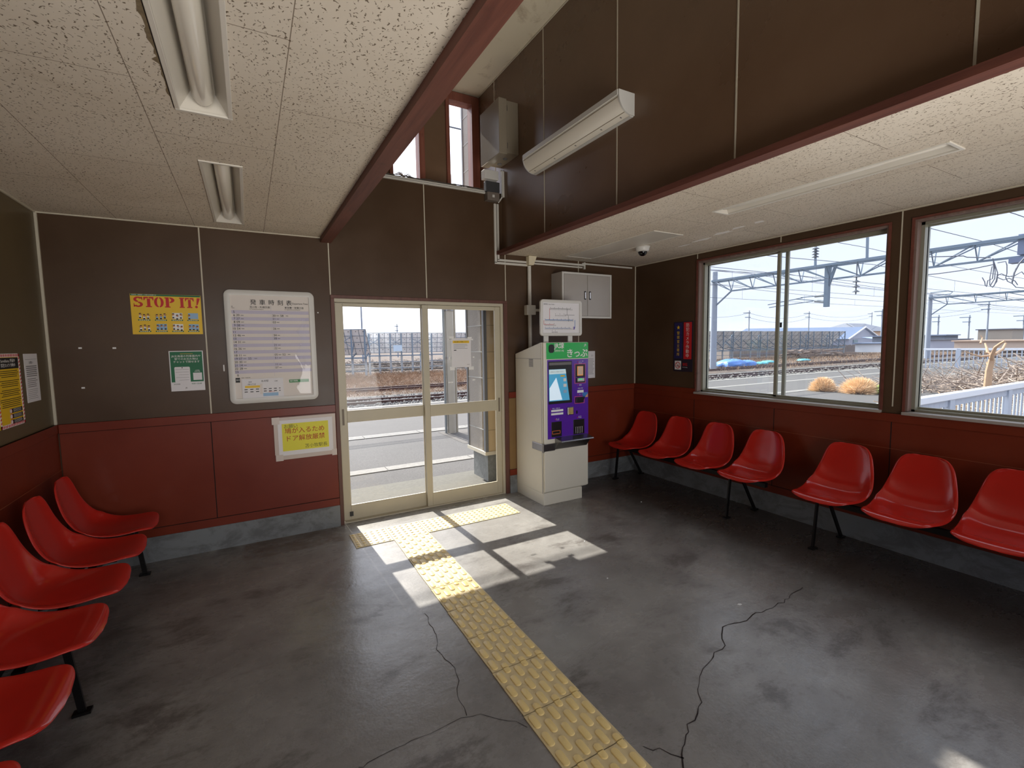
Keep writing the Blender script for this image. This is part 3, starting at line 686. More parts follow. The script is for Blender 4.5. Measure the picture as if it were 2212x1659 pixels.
# ------------------------------------------------------------------ lamp on the tall wall
t = thing('wall_lamp', 'long white quarter-round fluorescent lamp mounted on the tall brown wall', 'wall lamp', (XU, -1.26, 3.1))
y0, y1 = -1.872, -.645
def qprof(y, g=0):
    pts = [(XU, y, 3.222+g), (XU-.135-g, y, 3.222+g)]
    for i in range(1, 11):
        a = math.pi/2*i/10; pts.append((XU-.018-(.117+g)*math.cos(a)**.9 if i < 10 else XU-.018, y, 3.205-(.120+g)*math.sin(a)))
    pts.append((XU, y, 3.085-g)); return pts
mb = MB(); P = qprof(0); n = len(P)
A = [(p[0], y0+.012, p[2]) for p in P]; Bp = [(p[0], y1-.012, p[2]) for p in P]
mb._add(A+Bp, [(i, (i+1) % n, n+(i+1) % n, n+i) for i in range(n)])
mb.build('diffuser', M_lens, t, smooth=True, ang=30)
for y in (y0, y1-.012): MB().prism(qprof(y, .002), (0, .012, 0)).build('end_cap', M_whitem, t)
for a_ in (.14, .70):
    a_ *= math.pi/2; xx, zz = XU-.018-.117*math.cos(a_)**.9, 3.205-.120*math.sin(a_)
    MB().bar((xx, y0+.012, zz), (xx, y1-.012, zz), .004, .004).build('diffuser_seam', mat('seam_tan', (150, 140, 120), .5), t)
mb = MB().box(XU-.141, XU-.128, y0+.012, y1-.012, 3.192, 3.226).box(XU-.03, XU, y0+.012, y1-.012, 3.08, 3.092); mb.build('frame_rail', M_whitem, t)
for y in (-.72, -1.02, -1.3, -1.6, -1.8): MB().box(XU-.06, XU-.045, y-.004, y+.004, 3.088, 3.100).build('clip', M_inkgrey, t)

# ------------------------------------------------------------------ equipment box on the tall wall and its companions
t = thing('equipment_box', 'grey metal equipment box high on the tall wall beside the narrow window', 'electrical box', (XU, -.17, 3.34))
M_eq = mat('equipment_grey', (138, 128, 112), .28, .05, .05)
MB().box(1.487, XU-.001, -.352, .02, 3.355, 3.822).build('body', M_eq, t, bevel=.004)
MB().box(1.402, 1.485, -.362, .035, 3.338, 3.830).build('door', M_eq, t, bevel=.006)
for z in (3.42, 3.75): MB().cyl((1.487, -.358, z-.022), (1.487, -.358, z+.022), .005).build('hinge', M_steel, t)
for y, x in ((-.22, 1.54), (-.08, 1.55)): MB().cyl((x, y, 3.356), (x, y, 3.348), .022, n=16).build('knockout', M_inkgrey, t)
tag(B(1.385, 1.54, -.075, -.002, 3.199, 3.285).build('junction_box', M_whitem, bevel=.004), 'small white box below the grey equipment box', 'electrical box')
tag(B(1.412, 1.562, -.055, -.002, 3.085, 3.186).build('adapter_box', mat('dark_grey_plastic', (62, 62, 64), .5), bevel=.004), 'dark grey square box below the small white box in the corner', 'electrical box')
t = tag(B(1.415, 1.548, -.075, -.002, 3.000, 3.078).build('socket_box', mat('taupe_plastic', (112, 102, 94), .5), bevel=.004), 'taupe socket box at the right end of the white ledge trunking', 'socket box')
MB().box(1.468, 1.492, -.078, -.074, 3.028, 3.052).build('socket', M_whitem, t)

# ------------------------------------------------------------------ trunking and conduits
t = thing('cable_trunking', 'white cable trunking along the ledge under the narrow high windows', 'cable trunking', (.7, 0, 3.07))
MB().box(XA, 1.50, -.022, -.001, 3.070, 3.100).build('channel', M_cond, t, bevel=.002)
MB().box(XA, 1.50, -.0235, -.0215, 3.0835, 3.0865).build('lid_line', M_inkgrey, t)
mb = MB()
for k in range(3):
    q = [(.38+i*.06, -.012-.006*math.sin(i*1.7+k), 3.106+.007*math.sin(i*1.3+k*2)+.003*k) for i in range(18)]; mb.tube(q, .004)
t2 = tag(mb.build('loose_cables', mat('dusty_cable', (70, 62, 54), .7)), 'dusty bundle of loose cables lying on the ledge trunking', 'cable')
mb = MB()
for i in range(26):
    a = rnd.uniform(0, 6.28); mb.tube([(.60+.01*rnd.random(), -.01, 3.103), (.60+.05*math.cos(a), -.012+.02*math.sin(a), 3.125+.02*rnd.random()), (.60+.085*math.cos(a), -.012+.03*math.sin(a), 3.11)], .0016, 4)
tag(mb.build('dry_weed', M_twig), 'small dry weed tuft sticking up from the ledge before the left narrow window', 'plant')
t = thing('cable_duct', 'pair of white cable ducts dropping down the platform wall and running right below the ceiling', 'cable duct', (1.54, 0, 2.41))
MB().box(1.513, 1.538, -.018, -.0005, 2.408, 2.99).box(1.545, 1.567, -.018, -.0005, 2.438, 2.99).build('vertical_duct', M_cond, t, bevel=.002)
MB().box(1.513, 1.90, -.018, -.0005, 2.397, 2.419).box(1.545, 1.90, -.018, -.0005, 2.428, 2.449).build('horizontal_duct', M_cond, t, bevel=.002)
MB().box(1.98, 2.65, -.018, -.0005, 2.450, 2.470).box(1.98, 2.62, -.018, -.0005, 2.424, 2.440).box(2.62, 3.37, -.018, -.0005, 2.466, 2.484).build('horizontal_duct', M_cond, t, bevel=.002)
MB().box(2.640, 2.658, -.024, 0, 2.415, 2.49).build('duct_joint', M_cond, t)
MB().tube([(1.60, -.02, 3.32), (1.598, -.045, 3.26), (1.597, -.05, 3.06), (1.56, -.02, 3.0)], .008, 8).box(1.585, 1.611, -.062, -.035, 3.05, 3.30).build('corner_duct', M_cond, t)
t = thing('conduit_pipe', 'thick white conduit dropping behind the ticket machine with a square junction box', 'conduit', (1.92, 0, 1.5))
MB().cyl((1.914, -.024, 1.2), (1.914, -.024, 2.40), .020, n=16).build('pipe', M_cond, t, smooth=True)
mb = MB().prism([(1.885, -.001, 2.405), (1.945, -.001, 2.405), (1.985, -.001, 2.50), (1.885, -.001, 2.50)], (0, -.07, 0)); mb.build('elbow_cover', mat('cream_plastic', (214, 204, 176), .5), t, bevel=.006)
MB().box(1.858, 1.968, -.062, -.002, 1.890, 1.992).build('junction_box', M_cond, t, bevel=.005)
MB().box(1.968, 2.06, -.04, -.014, 1.928, 1.954).build('side_arm', M_cond, t, bevel=.002)

# ------------------------------------------------------------------ wall cabinet
t = thing('wall_cabinet', 'grey two-door metal cabinet mounted high on the wall above the ticket machine', 'cabinet', (2.545, -.1, 1.856))
x0, x1, z0, z1 = 2.207, 2.882, 1.856, 2.339
MB().box(x0, x1, -.196, -.001, z0, z1).build('body', M_cab, t, bevel=.003)
MB().box(x0, x0+.022, -.206, -.196, z0, z1).box(x1-.022, x1, -.206, -.196, z0, z1).box(x0+.022, x1-.022, -.206, -.196, z1-.020, z1).box(x0+.022, x1-.022, -.206, -.196, z0, z0+.020).build('rim', M_whitem, t, bevel=.002)
xm = 2.543
for a, b, hx in ((x0+.027, xm-.003, xm-.033), (xm+.003, x1-.027, xm+.033)):
    d = MB().box(a, b, -.205, -.196, z0+.025, z1-.025).build('door', M_cab, t, bevel=.002)
    h = MB().box(hx-.013, hx+.013, -.2075, -.204, 2.055, 2.145).build('handle', M_dark, d, bevel=.003)
    MB().box(hx-.006, hx+.006, -.212, -.207, 2.065, 2.135).build('lever', mat('chrome', (230, 230, 232), .08, 1.0, 0), d, bevel=.003)

# ------------------------------------------------------------------ ticket machine
t = thing('ticket_machine', 'cream ticket vending machine with green header and purple front panel', 'ticket machine', (2.0, -.27, 0))
X0, X1, YF = 1.732, 2.283, -.540
MB().box(1.735, 2.205, -.535, -.02, 0, .118).box(1.738, 2.202, -.532, -.02, .112, .122).build('plinth', M_cream, t, bevel=.003)
body = MB().prism([(X0, -.022, .12), (X0, -.022, 1.484), (X0, -.500, 1.595), (X0, -.520, 1.597), (X0, -.520, .12)], (X1-X0-.004, 0, 0)).build('body', M_cream, t, bevel=.004)
MB().box(X0-.0012, X0+.001, -.38, -.38, 1.36, 1.44).build('none', M_cream, t) if False else None
mb = MB()
for k in range(7): mb.box(X0-.0015, X0+.002, -.372, -.295, 1.360+k*.0115, 1.366+k*.0115)
mb.build('vent', M_inkgrey, t)
MB().box(X0-.001, X0+.001, -.52, -.022, 1.438, 1.441).box(X0-.001, X0+.001, -.5215, -.5185, .12, 1.59).build('panel_seam', M_inkgrey, t)
front = MB().box(X0+.012, X1, YF, -.522, .130, 1.597).build('front_door', M_cream, t, bevel=.010)
MB().box(X0+.02, X1-.003, YF-.002, YF+.002, .608, .612).build('door_seam', M_inkgrey, t)
MB().box(1.776, X1-.002, YF-.004, YF, 1.436, 1.592).build('header_panel', M_green, t, bevel=.0015)
# header details
mb = MB(); vs = [(1.832+.030*math.copysign(abs(math.cos(a))**.7, math.cos(a)), YF-.012, 1.536+.040*math.copysign(abs(math.sin(a))**.7, math.sin(a))) for a in [2*math.pi*i/24 for i in range(24)]]
mb.prism(vs, (0, .010, 0)).build('camera_cover', M_dark, t)
yl = YF-.0055
text('JR線', .062, (1.868, yl, 1.560), M_inkwhite, t, bold=.012)
text('切符売り場', .022, (1.868, yl, 1.513), M_inkwhite, t)
text('きっぷ', .092, (2.272, yl, 1.482), M_inkwhite, t, align='RIGHT', bold=.014, spacing=.9)
text('JR', .030, (2.228, yl, 1.566), M_inkwhite, t, bold=.01, shear=.2)
MB().box(1.785, X1-.002, YF-.003, YF+.001, .655, 1.428).build('control_panel', M_purple, t, bevel=.0015)
M_screen = mat('screen_blue', (70, 150, 190), .15, 0, .03, 6, 0, 40, .5, ((84, 166, 204), .35))
rec = MB().box(1.798, 2.076, YF-.0045, YF-.002, .998, 1.412).build('screen_recess', M_dark, t)
MB().box(1.806, 2.068, YF-.006, YF-.004, 1.376, 1.402).build('screen_label', M_inkgrey, rec)
scr = MB()
scr.prism([(1.802, YF-.0075, 1.026), (2.046, YF-.0075, 1.026), (1.996, YF-.0075, 1.336), (1.802, YF-.0075, 1.336)], (0, .003, 0))
so_ = scr.build('screen', M_screen, t)
ps = MB().prism([(1.802, YF-.009, 1.290), (2.003, YF-.009, 1.290), (1.996, YF-.009, 1.334), (1.802, YF-.009, 1.334)], (0, .001, 0)); ps.build('screen_title_bar', mat('screen_pale', (196, 216, 220), .2, 0, 0, 6, 0, 40, .5, ((200, 220, 224), .3)), so_)
text('ご希望のきっぷを選んでください', .011, (1.81, YF-.0105, 1.311), M_inkgrey, so_, name='title_text')
MB().box(1.935, 1.985, YF-.010, YF-.0085, 1.262, 1.276).build('screen_button', M_pyel, so_)
MB().prism([(1.806, YF-.009, 1.035), (1.955, YF-.009, 1.035), (1.885, YF-.009, 1.255), (1.806, YF-.009, 1.155)], (0, .001, 0)).build('screen_window', mat('screen_light', (206, 224, 236), .2, 0, 0, 6, 0, 40, .5, ((206, 226, 240), .5)), so_)
for k, z in enumerate((1.10, 1.16, 1.215)): MB().box(1.97, 2.01-.004*k, YF-.0095, YF-.0085, z, z+.03).build('screen_button', M_inkwhite if k else M_pale_blue, so_)
def ringframe(x0, x1, z0, z1, m, nm='slot_frame', w=.006):
    MB().box(x0, x1, YF-.006, YF-.003, z0, z0+w).box(x0, x1, YF-.006, YF-.003, z1-w, z1).box(x0, x0+w, YF-.006, YF-.003, z0+w, z1-w).box(x1-w, x1, YF-.006, YF-.003, z0+w, z1-w).build(nm, m, t, bevel=.002)
M_pink = mat('coral_outline', (206, 86, 120), .4)
ringframe(2.108, 2.246, 1.184, 1.382, M_pink)
MB().box(2.118, 2.238, YF-.007, YF-.002, 1.246, 1.374).build('banknote_slot', M_dark, t, bevel=.003)
MB().box(2.140, 2.212, YF-.009, YF-.006, 1.262, 1.356).build('banknote_guide', mat('orange_glow', (226, 150, 80), .4, 0, .05, 6, 0, 40, .5, ((235, 160, 90), .25)), t)
MB().box(2.148, 2.206, YF-.0105, YF-.0085, 1.272, 1.352).build('banknote_plate', mat('beige_plate', (214, 190, 168), .35), t)
MB().box(2.124, 2.234, YF-.008, YF-.003, 1.192, 1.240).build('coin_slot', M_dark, t)
MB().box(2.142, 2.226, YF-.011, YF-.007, 1.205, 1.236).build('coin_plate', mat('pale_grey_plastic', (190, 196, 190), .4), t)
MB().box(2.156, 2.20, YF-.0125, YF-.0105, 1.222, 1.232).build('coin_light', mat('green_light', (60, 220, 130), .3, 0, 0, 6, 0, 40, .5, ((60, 230, 130), .5)), t)
text('おつり・紙幣\n\nBanknotes', .010, (2.16, YF-.0045, 1.397), M_inkwhite, t, line=.8)
MB().box(2.142, 2.220, YF-.005, YF-.003, 1.090, 1.116).build('notice_strip', M_inkwhite, t)
text('硬貨', .016, (2.165, YF-.0045, 1.166), M_inkwhite, t); text('一括投入可能', .012, (2.14, YF-.0045, 1.134), M_inkwhite, t)
ringframe(2.108, 2.232, .982, 1.056, M_pink)
MB().prism([(2.118, YF-.004, .992), (2.20, YF-.004, .990), (2.228, YF-.004, 1.046), (2.118, YF-.004, 1.046)], (0, -.018, 0)).build('card_slot', M_dark, t, bevel=.003)
text('カード', .015, (2.165, YF-.0045, 1.072), M_inkwhite, t)
MB().box(2.208, 2.272, YF-.006, YF-.003, 1.040, 1.090).build('card_sticker', M_inkblue, t)
MB().prism([(2.238, YF-.0075, 1.042), (2.272, YF-.0075, 1.042), (2.272, YF-.0075, 1.078)], (0, .001, 0)).build('card_hand', M_skin, t)
pad = MB().box(2.014, 2.086, YF-.020, YF-.002, .878, .956).build('keypad', M_steel, t, bevel=.004)
mb = MB()
for i in range(3):
    for k in range(4): mb.box(2.026+i*.018, 2.040+i*.018, YF-.024, YF-.019, .886+k*.0165, .898+k*.0165)
mb.build('keys', mat('key_gold', (206, 184, 110), .4), pad)
MB().box(2.128, 2.144, YF-.006, YF-.002, .880, .912).build('lock_slot', M_dark, t)
for z in (.899, .931): MB().box(1.826, 1.968, YF-.005, YF-.003, z-.010, z+.010).build('label_strip', M_inkwhite, t)
text('呼出・お知らせ', .013, (1.84, YF-.0045, .953), M_inkwhite, t)
for (x, z) in ((1.822, .950), (1.878, .842), (2.142, .838), (2.150, 1.398), (2.150, 1.166), (2.150, 1.072)): MB().prism([(x-.006, YF-.005, z+.006), (x+.006, YF-.005, z+.006), (x, YF-.005, z-.006)], (0, .002, 0)).build('red_mark', M_inkred, t)
for a, b, lab in ((1.828, 1.949, 'きっぷ\nTickets'), (2.092, 2.230, 'おつり\nChange')):
    o_ = MB().box(a, b, YF-.006, YF-.002, .672, .822).build('outlet', M_dark, t, bevel=.003)
    text(lab, .013, ((a+b)/2+.012, YF-.0045, .845), M_inkwhite, t, align='CENTER', line=.8)
    M_or = mat('orange_trim', (206, 110, 60), .4)
    if a < 2: MB().box(a+.006, b-.02, YF-.010, YF-.006, .730, .735).box(a+.006, b-.02, YF-.010, YF-.006, .700, .705).box(a+.006, a+.011, YF-.010, YF-.006, .700, .735).box(b-.025, b-.02, YF-.010, YF-.006, .700, .735).build('outlet_rim', M_or, o_)
    else:
        mb = MB()
        for k in range(5): mb.cyl((a+.024+k*.02, YF-.011, .684), (a+.024+k*.02, YF-.011, .748), .0025, n=8)
        mb.box(a+.018, b-.024, YF-.012, YF-.008, .745, .749); mb.build('outlet_bars', M_steel, o_)
mb = MB(); mb.prism([(1.868, YF, .668), (1.868, -.655, .648), (1.868, -.660, .634), (1.868, -.60, .622), (1.868, YF, .545)], (.395, 0, 0)); mb.build('tray', M_steel, t, bevel=.004)
mb = MB().box(X0-.006, X0+.002, -.545, -.345, .540, .612).box(X0-.006, 1.868, YF-.008, YF+.002, .540, .612); lk = mb.build('lock_bracket', M_steel, t, bevel=.003)
MB().cyl((X0-.004, YF-.010, .535), (X0-.004, YF-.010, .618), .011, n=12).build('hinge', M_steel, lk)

# route map sign standing on the machine
def rrect(x0, x1, z0, z1, y, r, n=5):
    pts = []
    for cx_, cz_, a0 in ((x1-r, z1-r, 0), (x0+r, z1-r, 90), (x0+r, z0+r, 180), (x1-r, z0+r, 270)):
        for i in range(n+1):
            a = R(a0+90*i/n); pts.append((cx_+r*math.cos(a), y, cz_+r*math.sin(a)))
    return pts
def frame_board(t, x0, x1, z0, z1, yb, yf, fw, r, mframe, mface, face_name='face'):
    """rounded frame ring plus recessed face, facing -y"""
    o = rrect(x0, x1, z0, z1, yf, r); i_ = rrect(x0+fw, x1-fw, z0+fw, z1-fw, yf, max(.004, r-fw)); n = len(o)
    ob = [(p[0], yb, p[2]) for p in o]; ib = [(p[0], yf+(yb-yf)*.45, p[2]) for p in i_]
    oc = rrect(x0+.006, x1-.006, z0+.006, z1-.006, yf-.004, r)
    fs = []
    def ring(a, b): return [(a+k, a+(k+1) % n, b+(k+1) % n, b+k) for k in range(n)]
    fs += ring(3*n, 0)+ring(0, 4*n)+ring(4*n, n)+ring(n, 2*n)+[tuple(range(3*n, 4*n))]
    mb = MB(); mb._add(o+i_+ib+ob+oc, fs); mb.build('frame', mframe, t, smooth=True, ang=50)
    mb = MB().box(x0+fw*.8, x1-fw*.8, yf+(yb-yf)*.45-.001, yf+(yb-yf)*.45+.002, z0+fw*.8, z1-fw*.8); return mb.build(face_name, mface, t), yf+(yb-yf)*.45-.0022
t = thing('route_map_sign', 'framed railway route map standing on two white posts above the ticket machine', 'sign', (1.99, -.46, 1.59))
MB().box(1.800, 1.852, -.47, -.455, 1.585, 1.68).build('post', M_whitem, t, bevel=.002); MB().box(2.088, 2.140, -.47, -.455, 1.585, 1.68).build('post', M_whitem, t, bevel=.002)
fc, yy = frame_board(t, 1.744, 2.236, 1.660, 2.008, -.478, -.500, .028, .030, M_whitem, M_white)
def hl(mb, x0, x1, z, w=.003): mb.box(x0, x1, yy, yy+.001, z-w/2, z+w/2)
def vl(mb, x, z0, z1, w=.003): mb.box(x-w/2, x+w/2, yy, yy+.001, z0, z1)
a = MB(); hl(a, 1.86, 2.10, 1.925); vl(a, 2.06, 1.86, 1.925); hl(a, 2.03, 2.15, 1.865); vl(a, 2.075, 1.80, 1.86)
b = MB(); hl(b, 1.80, 2.13, 1.815, .005); vl(b, 2.155, 1.735, 1.815, .005); hl(b, 1.80, 2.10, 1.735, .003)
c_ = MB(); vl(c_, 1.852, 1.82, 1.925); vl(c_, 1.785, 1.77, 1.81); hl(c_, 1.785, 1.90, 1.77)
d = MB()
for (x0_, x1_, z, n, ) in ((1.86, 2.12, 1.925, 17), (1.80, 2.13, 1.815, 22), (1.80, 2.13, 1.735, 22), (1.80, 1.92, 1.77, 8), (1.92, 2.04, 1.865, 8), (1.88, 1.94, 1.705, 6)):
    for k in range(n):
        x = x0_+(x1_-x0_)*k/(n-1); vl(d, x, z-.014, z-.003, .004); (k % 3 == 0) and vl(d, x, z+.003, z+.012, .003)
a.build('map_line', M_inkgrey, fc); b.build('map_line', M_inkblue, fc); c_.build('map_line', M_inkred, fc); d.build('station_names', M_inkgrey, fc)
text('運賃表  Fare Table', .016, (1.782, yy-.0006, 1.963), M_inkgrey, fc)
MB().prism([(2.139, yy+.001, 1.722), (2.150, yy+.001, 1.722), (2.150, yy+.001, 1.75), (2.139, yy+.001, 1.75)], (0, -.001, 0)).build('station_mark', M_purple, fc)

# ------------------------------------------------------------------ notices
def lines(mb, x0, x1, z0, z1, n, y, th=.0022, jit=.25, r=rnd):
    for k in range(n):
        z = z1-(z1-z0)*(k+.5)/n; e = (x1-x0)*r.uniform(0, jit); mb.box(x0, x1-e, y-.0006, y, z-th, z+th)
    return mb
t = tag(B(2.700, 2.812, -.0025, 0, 1.180, 1.492).build('paper_notice', M_white), 'white paper notice on the wall just right of the ticket machine', 'notice')
text('い', .03, (2.755, -.0032, 1.44), M_ink, t)
lines(MB(), 2.715, 2.80, 1.22, 1.41, 12, -.0030).build('small_print', M_inkgrey, t)

# timetable board
t = thing('timetable_board', 'large white-framed train departure timetable on the brown wall left of the door', 'timetable', (-.525, 0, 1.146))
fc, yy = frame_board(t, -.851, -.206, 1.146, 2.040, -.001, -.026, .040, .045, M_whitem, M_pal)
yl = yy-.0004
tx0, tx1 = -.806, -.250
text('発 車 時 刻 表', .045, (-.675, yl-.001, 1.945), M_ink, fc, bold=.004, spacing=1.15)
text('Departure Time', .020, (-.372, yl-.001, 1.943), M_ink, fc, sx=.9)
text('苫小牧・札幌方面', .018, (-.68, yl-.001, 1.908), M_ink, fc); text('for Tomakomai & Sapporo', .009, (-.68, yl-.001, 1.893), M_ink, fc)
text('東室蘭・室蘭方面', .018, (-.43, yl-.001, 1.908), M_ink, fc); text('for Higashi-Muroran & Muroran', .009, (-.43, yl-.001, 1.893), M_ink, fc)
text('時\nHour', .010, (tx0+.002, yl-.001, 1.905), M_ink, fc)
rows = [('5', '', ''), ('6', '39', '20     58'), ('7', '27', '21'), ('8', '09', '03'), ('9', '08', ''), ('10', '54', '26'), ('11', '', ''), ('12', '46', '34'), ('13', '', '38'), ('14', '31', ''), ('15', '', '21'), ('16', '36', '22'), ('17', '', ''), ('18', '11', '05     52'), ('19', '07      55', '51'), ('20', '30', ''), ('21', '14', '11'), ('22', '28', '07'), ('23', '', ''), ('0', '', '')]
zt, rh = 1.882, .0262
st = MB()
for k in range(0, 20, 2): st.box(tx0, tx1, yl-.0004, yl+.001, zt-rh*(k+1), zt-rh*k)
st.box(-.530, -.5285, yl-.0006, yl+.001, zt-rh*20, 1.925); st.build('row_stripes', M_lav, fc)
tkb = MB()
for k, (h, l, r_) in enumerate(rows):
    z = zt-rh*(k+.5)
    text(h, .024, (tx0+.024, yl-.001, z), M_ink, fc, align='RIGHT', bold=.004, name='hour')
    if l: 
        text(l, .024, (tx0+.031, yl-.001, z), M_ink, fc, name='minutes'); tkb.box(tx0+.062, tx0+.082, yl-.001, yl, z-.002, z+.002)
        if len(l) > 3: tkb.box(tx0+.138, tx0+.158, yl-.001, yl, z-.002, z+.002)
    if r_: 
        text(r_, .024, (-.522, yl-.001, z), M_ink, fc, name='minutes'); tkb.box(-.493, -.474, yl-.001, yl, z-.002, z+.002)
        if len(r_) > 3: tkb.box(-.424, -.406, yl-.001, yl, z-.002, z+.002)
tkb.build('destination_notes', M_inkgrey, fc)
MB().box(tx0, tx0+.030, yl-.001, yl+.001, 1.315, 1.352).build('legend_box', M_ink, fc)
text('備考', .013, (tx0+.003, yl-.002, 1.334), M_inkwhite, fc)
text('普通・快速列車', .009, (tx0+.04, yl-.001, 1.350), M_inkgrey, fc)
# route sheet taped in the lower half
sh = MB().box(-.765, -.470, yl-.003, yl, 1.172, 1.340).build('platform_plan', M_white, fc)
yp = yl-.0038
text('糸井駅', .018, (-.63, yp, 1.318), M_ink, sh); text('海側', .012, (-.72, yp, 1.315), M_ink, sh); text('山側', .012, (-.535, yp, 1.315), M_ink, sh)
MB().box(-.745, -.640, yp, yp+.001, 1.268, 1.286).build('platform_yellow', M_pyel, sh)
MB().box(-.620, -.510, yp, yp+.001, 1.196, 1.222).build('platform_blue', M_pale_blue, sh)
text('1番のりば', .014, (-.73, yp-.0005, 1.296), M_ink, sh); text('2番のりば', .010, (-.58, yp-.0005, 1.229), M_inkred, sh)
mb = MB()
for z in (1.237, 1.256):
    for k in range(3): mb.box(-.750+k*.04, -.728+k*.04, yp, yp+.001, z-.003, z+.003)
    for k in range(3): mb.box(-.615+k*.037, -.594+k*.037, yp, yp+.001, z-.003, z+.003)
    mb.box(-.503, -.493, yp, yp+.001, z-.003, z+.003)
mb.build('track_marks', M_ink, sh)
MB().box(-.640, -.622, yp, yp+.001, 1.215, 1.300).build('bridge_outline', M_pal, sh)
MB().box(-.425, -.275, yl-.002, yl, 1.296, 1.320).build('green_band', mat('band_green', (44, 132, 66), .5), fc)
text('運行情報', .015, (-.42, yl-.003, 1.308), M_inkwhite, fc)
# clear film that has come loose at the right side
mb = MB(); vs = []; fs = []; 
for i in range(13):
    for k in range(6):
        z = 1.20+i*.052; x = -.262-.11*(k/5)*(1 if z < 1.75 else .45)*(.75+.25*math.sin(i*1.3))
        vs.append((x, yl-.004-.004*abs(math.sin(i*2.1+k*1.7)), z))
for i in range(12):
    for k in range(5): fs.append((i*6+k, i*6+k+1, (i+1)*6+k+1, (i+1)*6+k))
mfilm = mk_glass('clear_film', (.97, .97, .98)); mb._add(vs, fs).build('loose_film', mfilm, fc, smooth=True, ang=20)

# STOP IT! poster
t = tag(B(-1.424, -1.001, -.002, 0, 1.697, 1.987).build('warning_poster', M_pyel), 'yellow STOP IT! poster with red headline and eight small cartoons', 'poster')
MB().box(-1.422, -1.003, -.0028, -.0018, 1.974, 1.986).build('green_border', M_inkgreen, t)
text('駅係員・乗務員への暴力は犯罪です', .009, (-1.415, -.0035, 1.980), M_inkwhite, t)
def arcband(cx, cz, ro, ri, a0, a1, n=14):
    A = [R(a0+(a1-a0)*i/n) for i in range(n+1)]
    return [(cx+ro[0]*math.cos(a), cz+ro[1]*math.sin(a)) for a in A]+[(cx+ri[0]*math.cos(a), cz+ri[1]*math.sin(a)) for a in reversed(A)]
G_T = [[(0, 1), (.47, 1), (.47, .87), (.17, .85), (.08, .66), (0, .66)], [(1, 1), (.53, 1), (.53, .87), (.83, .85), (.92, .66), (1, .66)], [(.34, .82), (.66, .82), (.66, .1), (.34, .1)], [(.2, .1), (.8, .1), (.8, 0), (.2, 0)]]
G_I = [[(.02, 1), (.98, 1), (.98, .9), (.02, .9)], [(.22, .9), (.78, .9), (.78, .1), (.22, .1)], [(.02, .1), (.98, .1), (.98, 0), (.02, 0)]]
G_O = [arcband(.47, .5, (.47, .5), (.17, .40), 94, 266), arcband(.53, .5, (.47, .5), (.17, .40), -86, 86)]
G_P = [[(.02, 1), (.44, 1), (.44, .1), (.12, .1), (.12, .9), (.02, .9)], [(0, .1), (.56, .1), (.56, 0), (0, 0)], arcband(.5, .73, (.50, .27), (.17, .17), -90, 90)]
G_S = [arcband(.5, .74, (.46, .26), (.17, .13), 25, 268), arcband(.5, .26, (.48, .26), (.19, .13), 90, -158), [(.80, .98), (.94, .98), (.94, .66), (.88, .66)], [(.04, .02), (.16, .02), (.10, .36), (.04, .36)]]
G_X = [[(.42, 1), (1, 1), (.52, .30), (.32, .30)], arcband(.3, .11, (.24, .12), (.01, .01), 0, 359)]
for gl_, x0_, x1_ in ((G_S, 80, 185), (G_T, 192, 300), (G_O, 305, 410), (G_P, 420, 532), (G_I, 585, 645), (G_T, 652, 752), (G_X, 760, 828)):
    xa = -1.424+(x0_-50)*.000539; w_ = (x1_-x0_)*.000539; mb = MB()
    for pc in gl_: mb.prism([(xa+w_*a, -.0034, 1.893+.074*b) for a, b in pc], (0, .001, 0))
    mb.build('headline_letter', M_inkred, t)
for r_ in range(2):
    for c in range(4):
        cx, cz = -1.350+c*.098, 1.832-.082*r_
        MB().box(cx-.038, cx+.034, -.0032, -.0018, cz-.036, cz-.028).build('caption_bar', M_inkgreen, t)
        cap = MB()
        for k in range(5): cap.box(cx-.03+k*.012, cx-.022+k*.012, -.0038, -.003, cz-.034, cz-.030)
        cap.build('caption_text', M_inkwhite, t)
        pic = MB(); hd = MB(); dk = MB(); rr = random.Random(r_*4+c)
        if (r_*4+c) in (2, 3, 5, 6, 7): pic.box(cx-.030, cx+.032, -.0030, -.0018, cz-.022, cz+.022)
        for k in range(3 if (r_*4+c) != 3 else 1):
            x = cx-.024+k*.023; z = cz+.004+rr.uniform(-.004, .006)
            pic.box(x-.007, x+.007, -.0036, -.002, z-.026, z-.008); hd.prism([(x+.0065*math.cos(a_), -.0042, z+.0065*math.sin(a_)) for a_ in [6.28*i/10 for i in range(10)]], (0, .001, 0))
            dk.box(x-.006, x+.006, -.0046, -.0036, z+.003, z+.009); dk.box(x-.006, x+.005, -.0042, -.003, z-.028, z-.018); dk.bar((x, -.0040, z-.010), (x+.012*rr.choice((-1, 1)), -.0040, z+.002), .002, .001)
        pic.build('cartoon_body', M_pale_blue if c % 2 else M_inkwhite, t); hd.build('cartoon_face', M_skin, t); dk.build('cartoon_ink', M_ink, t)

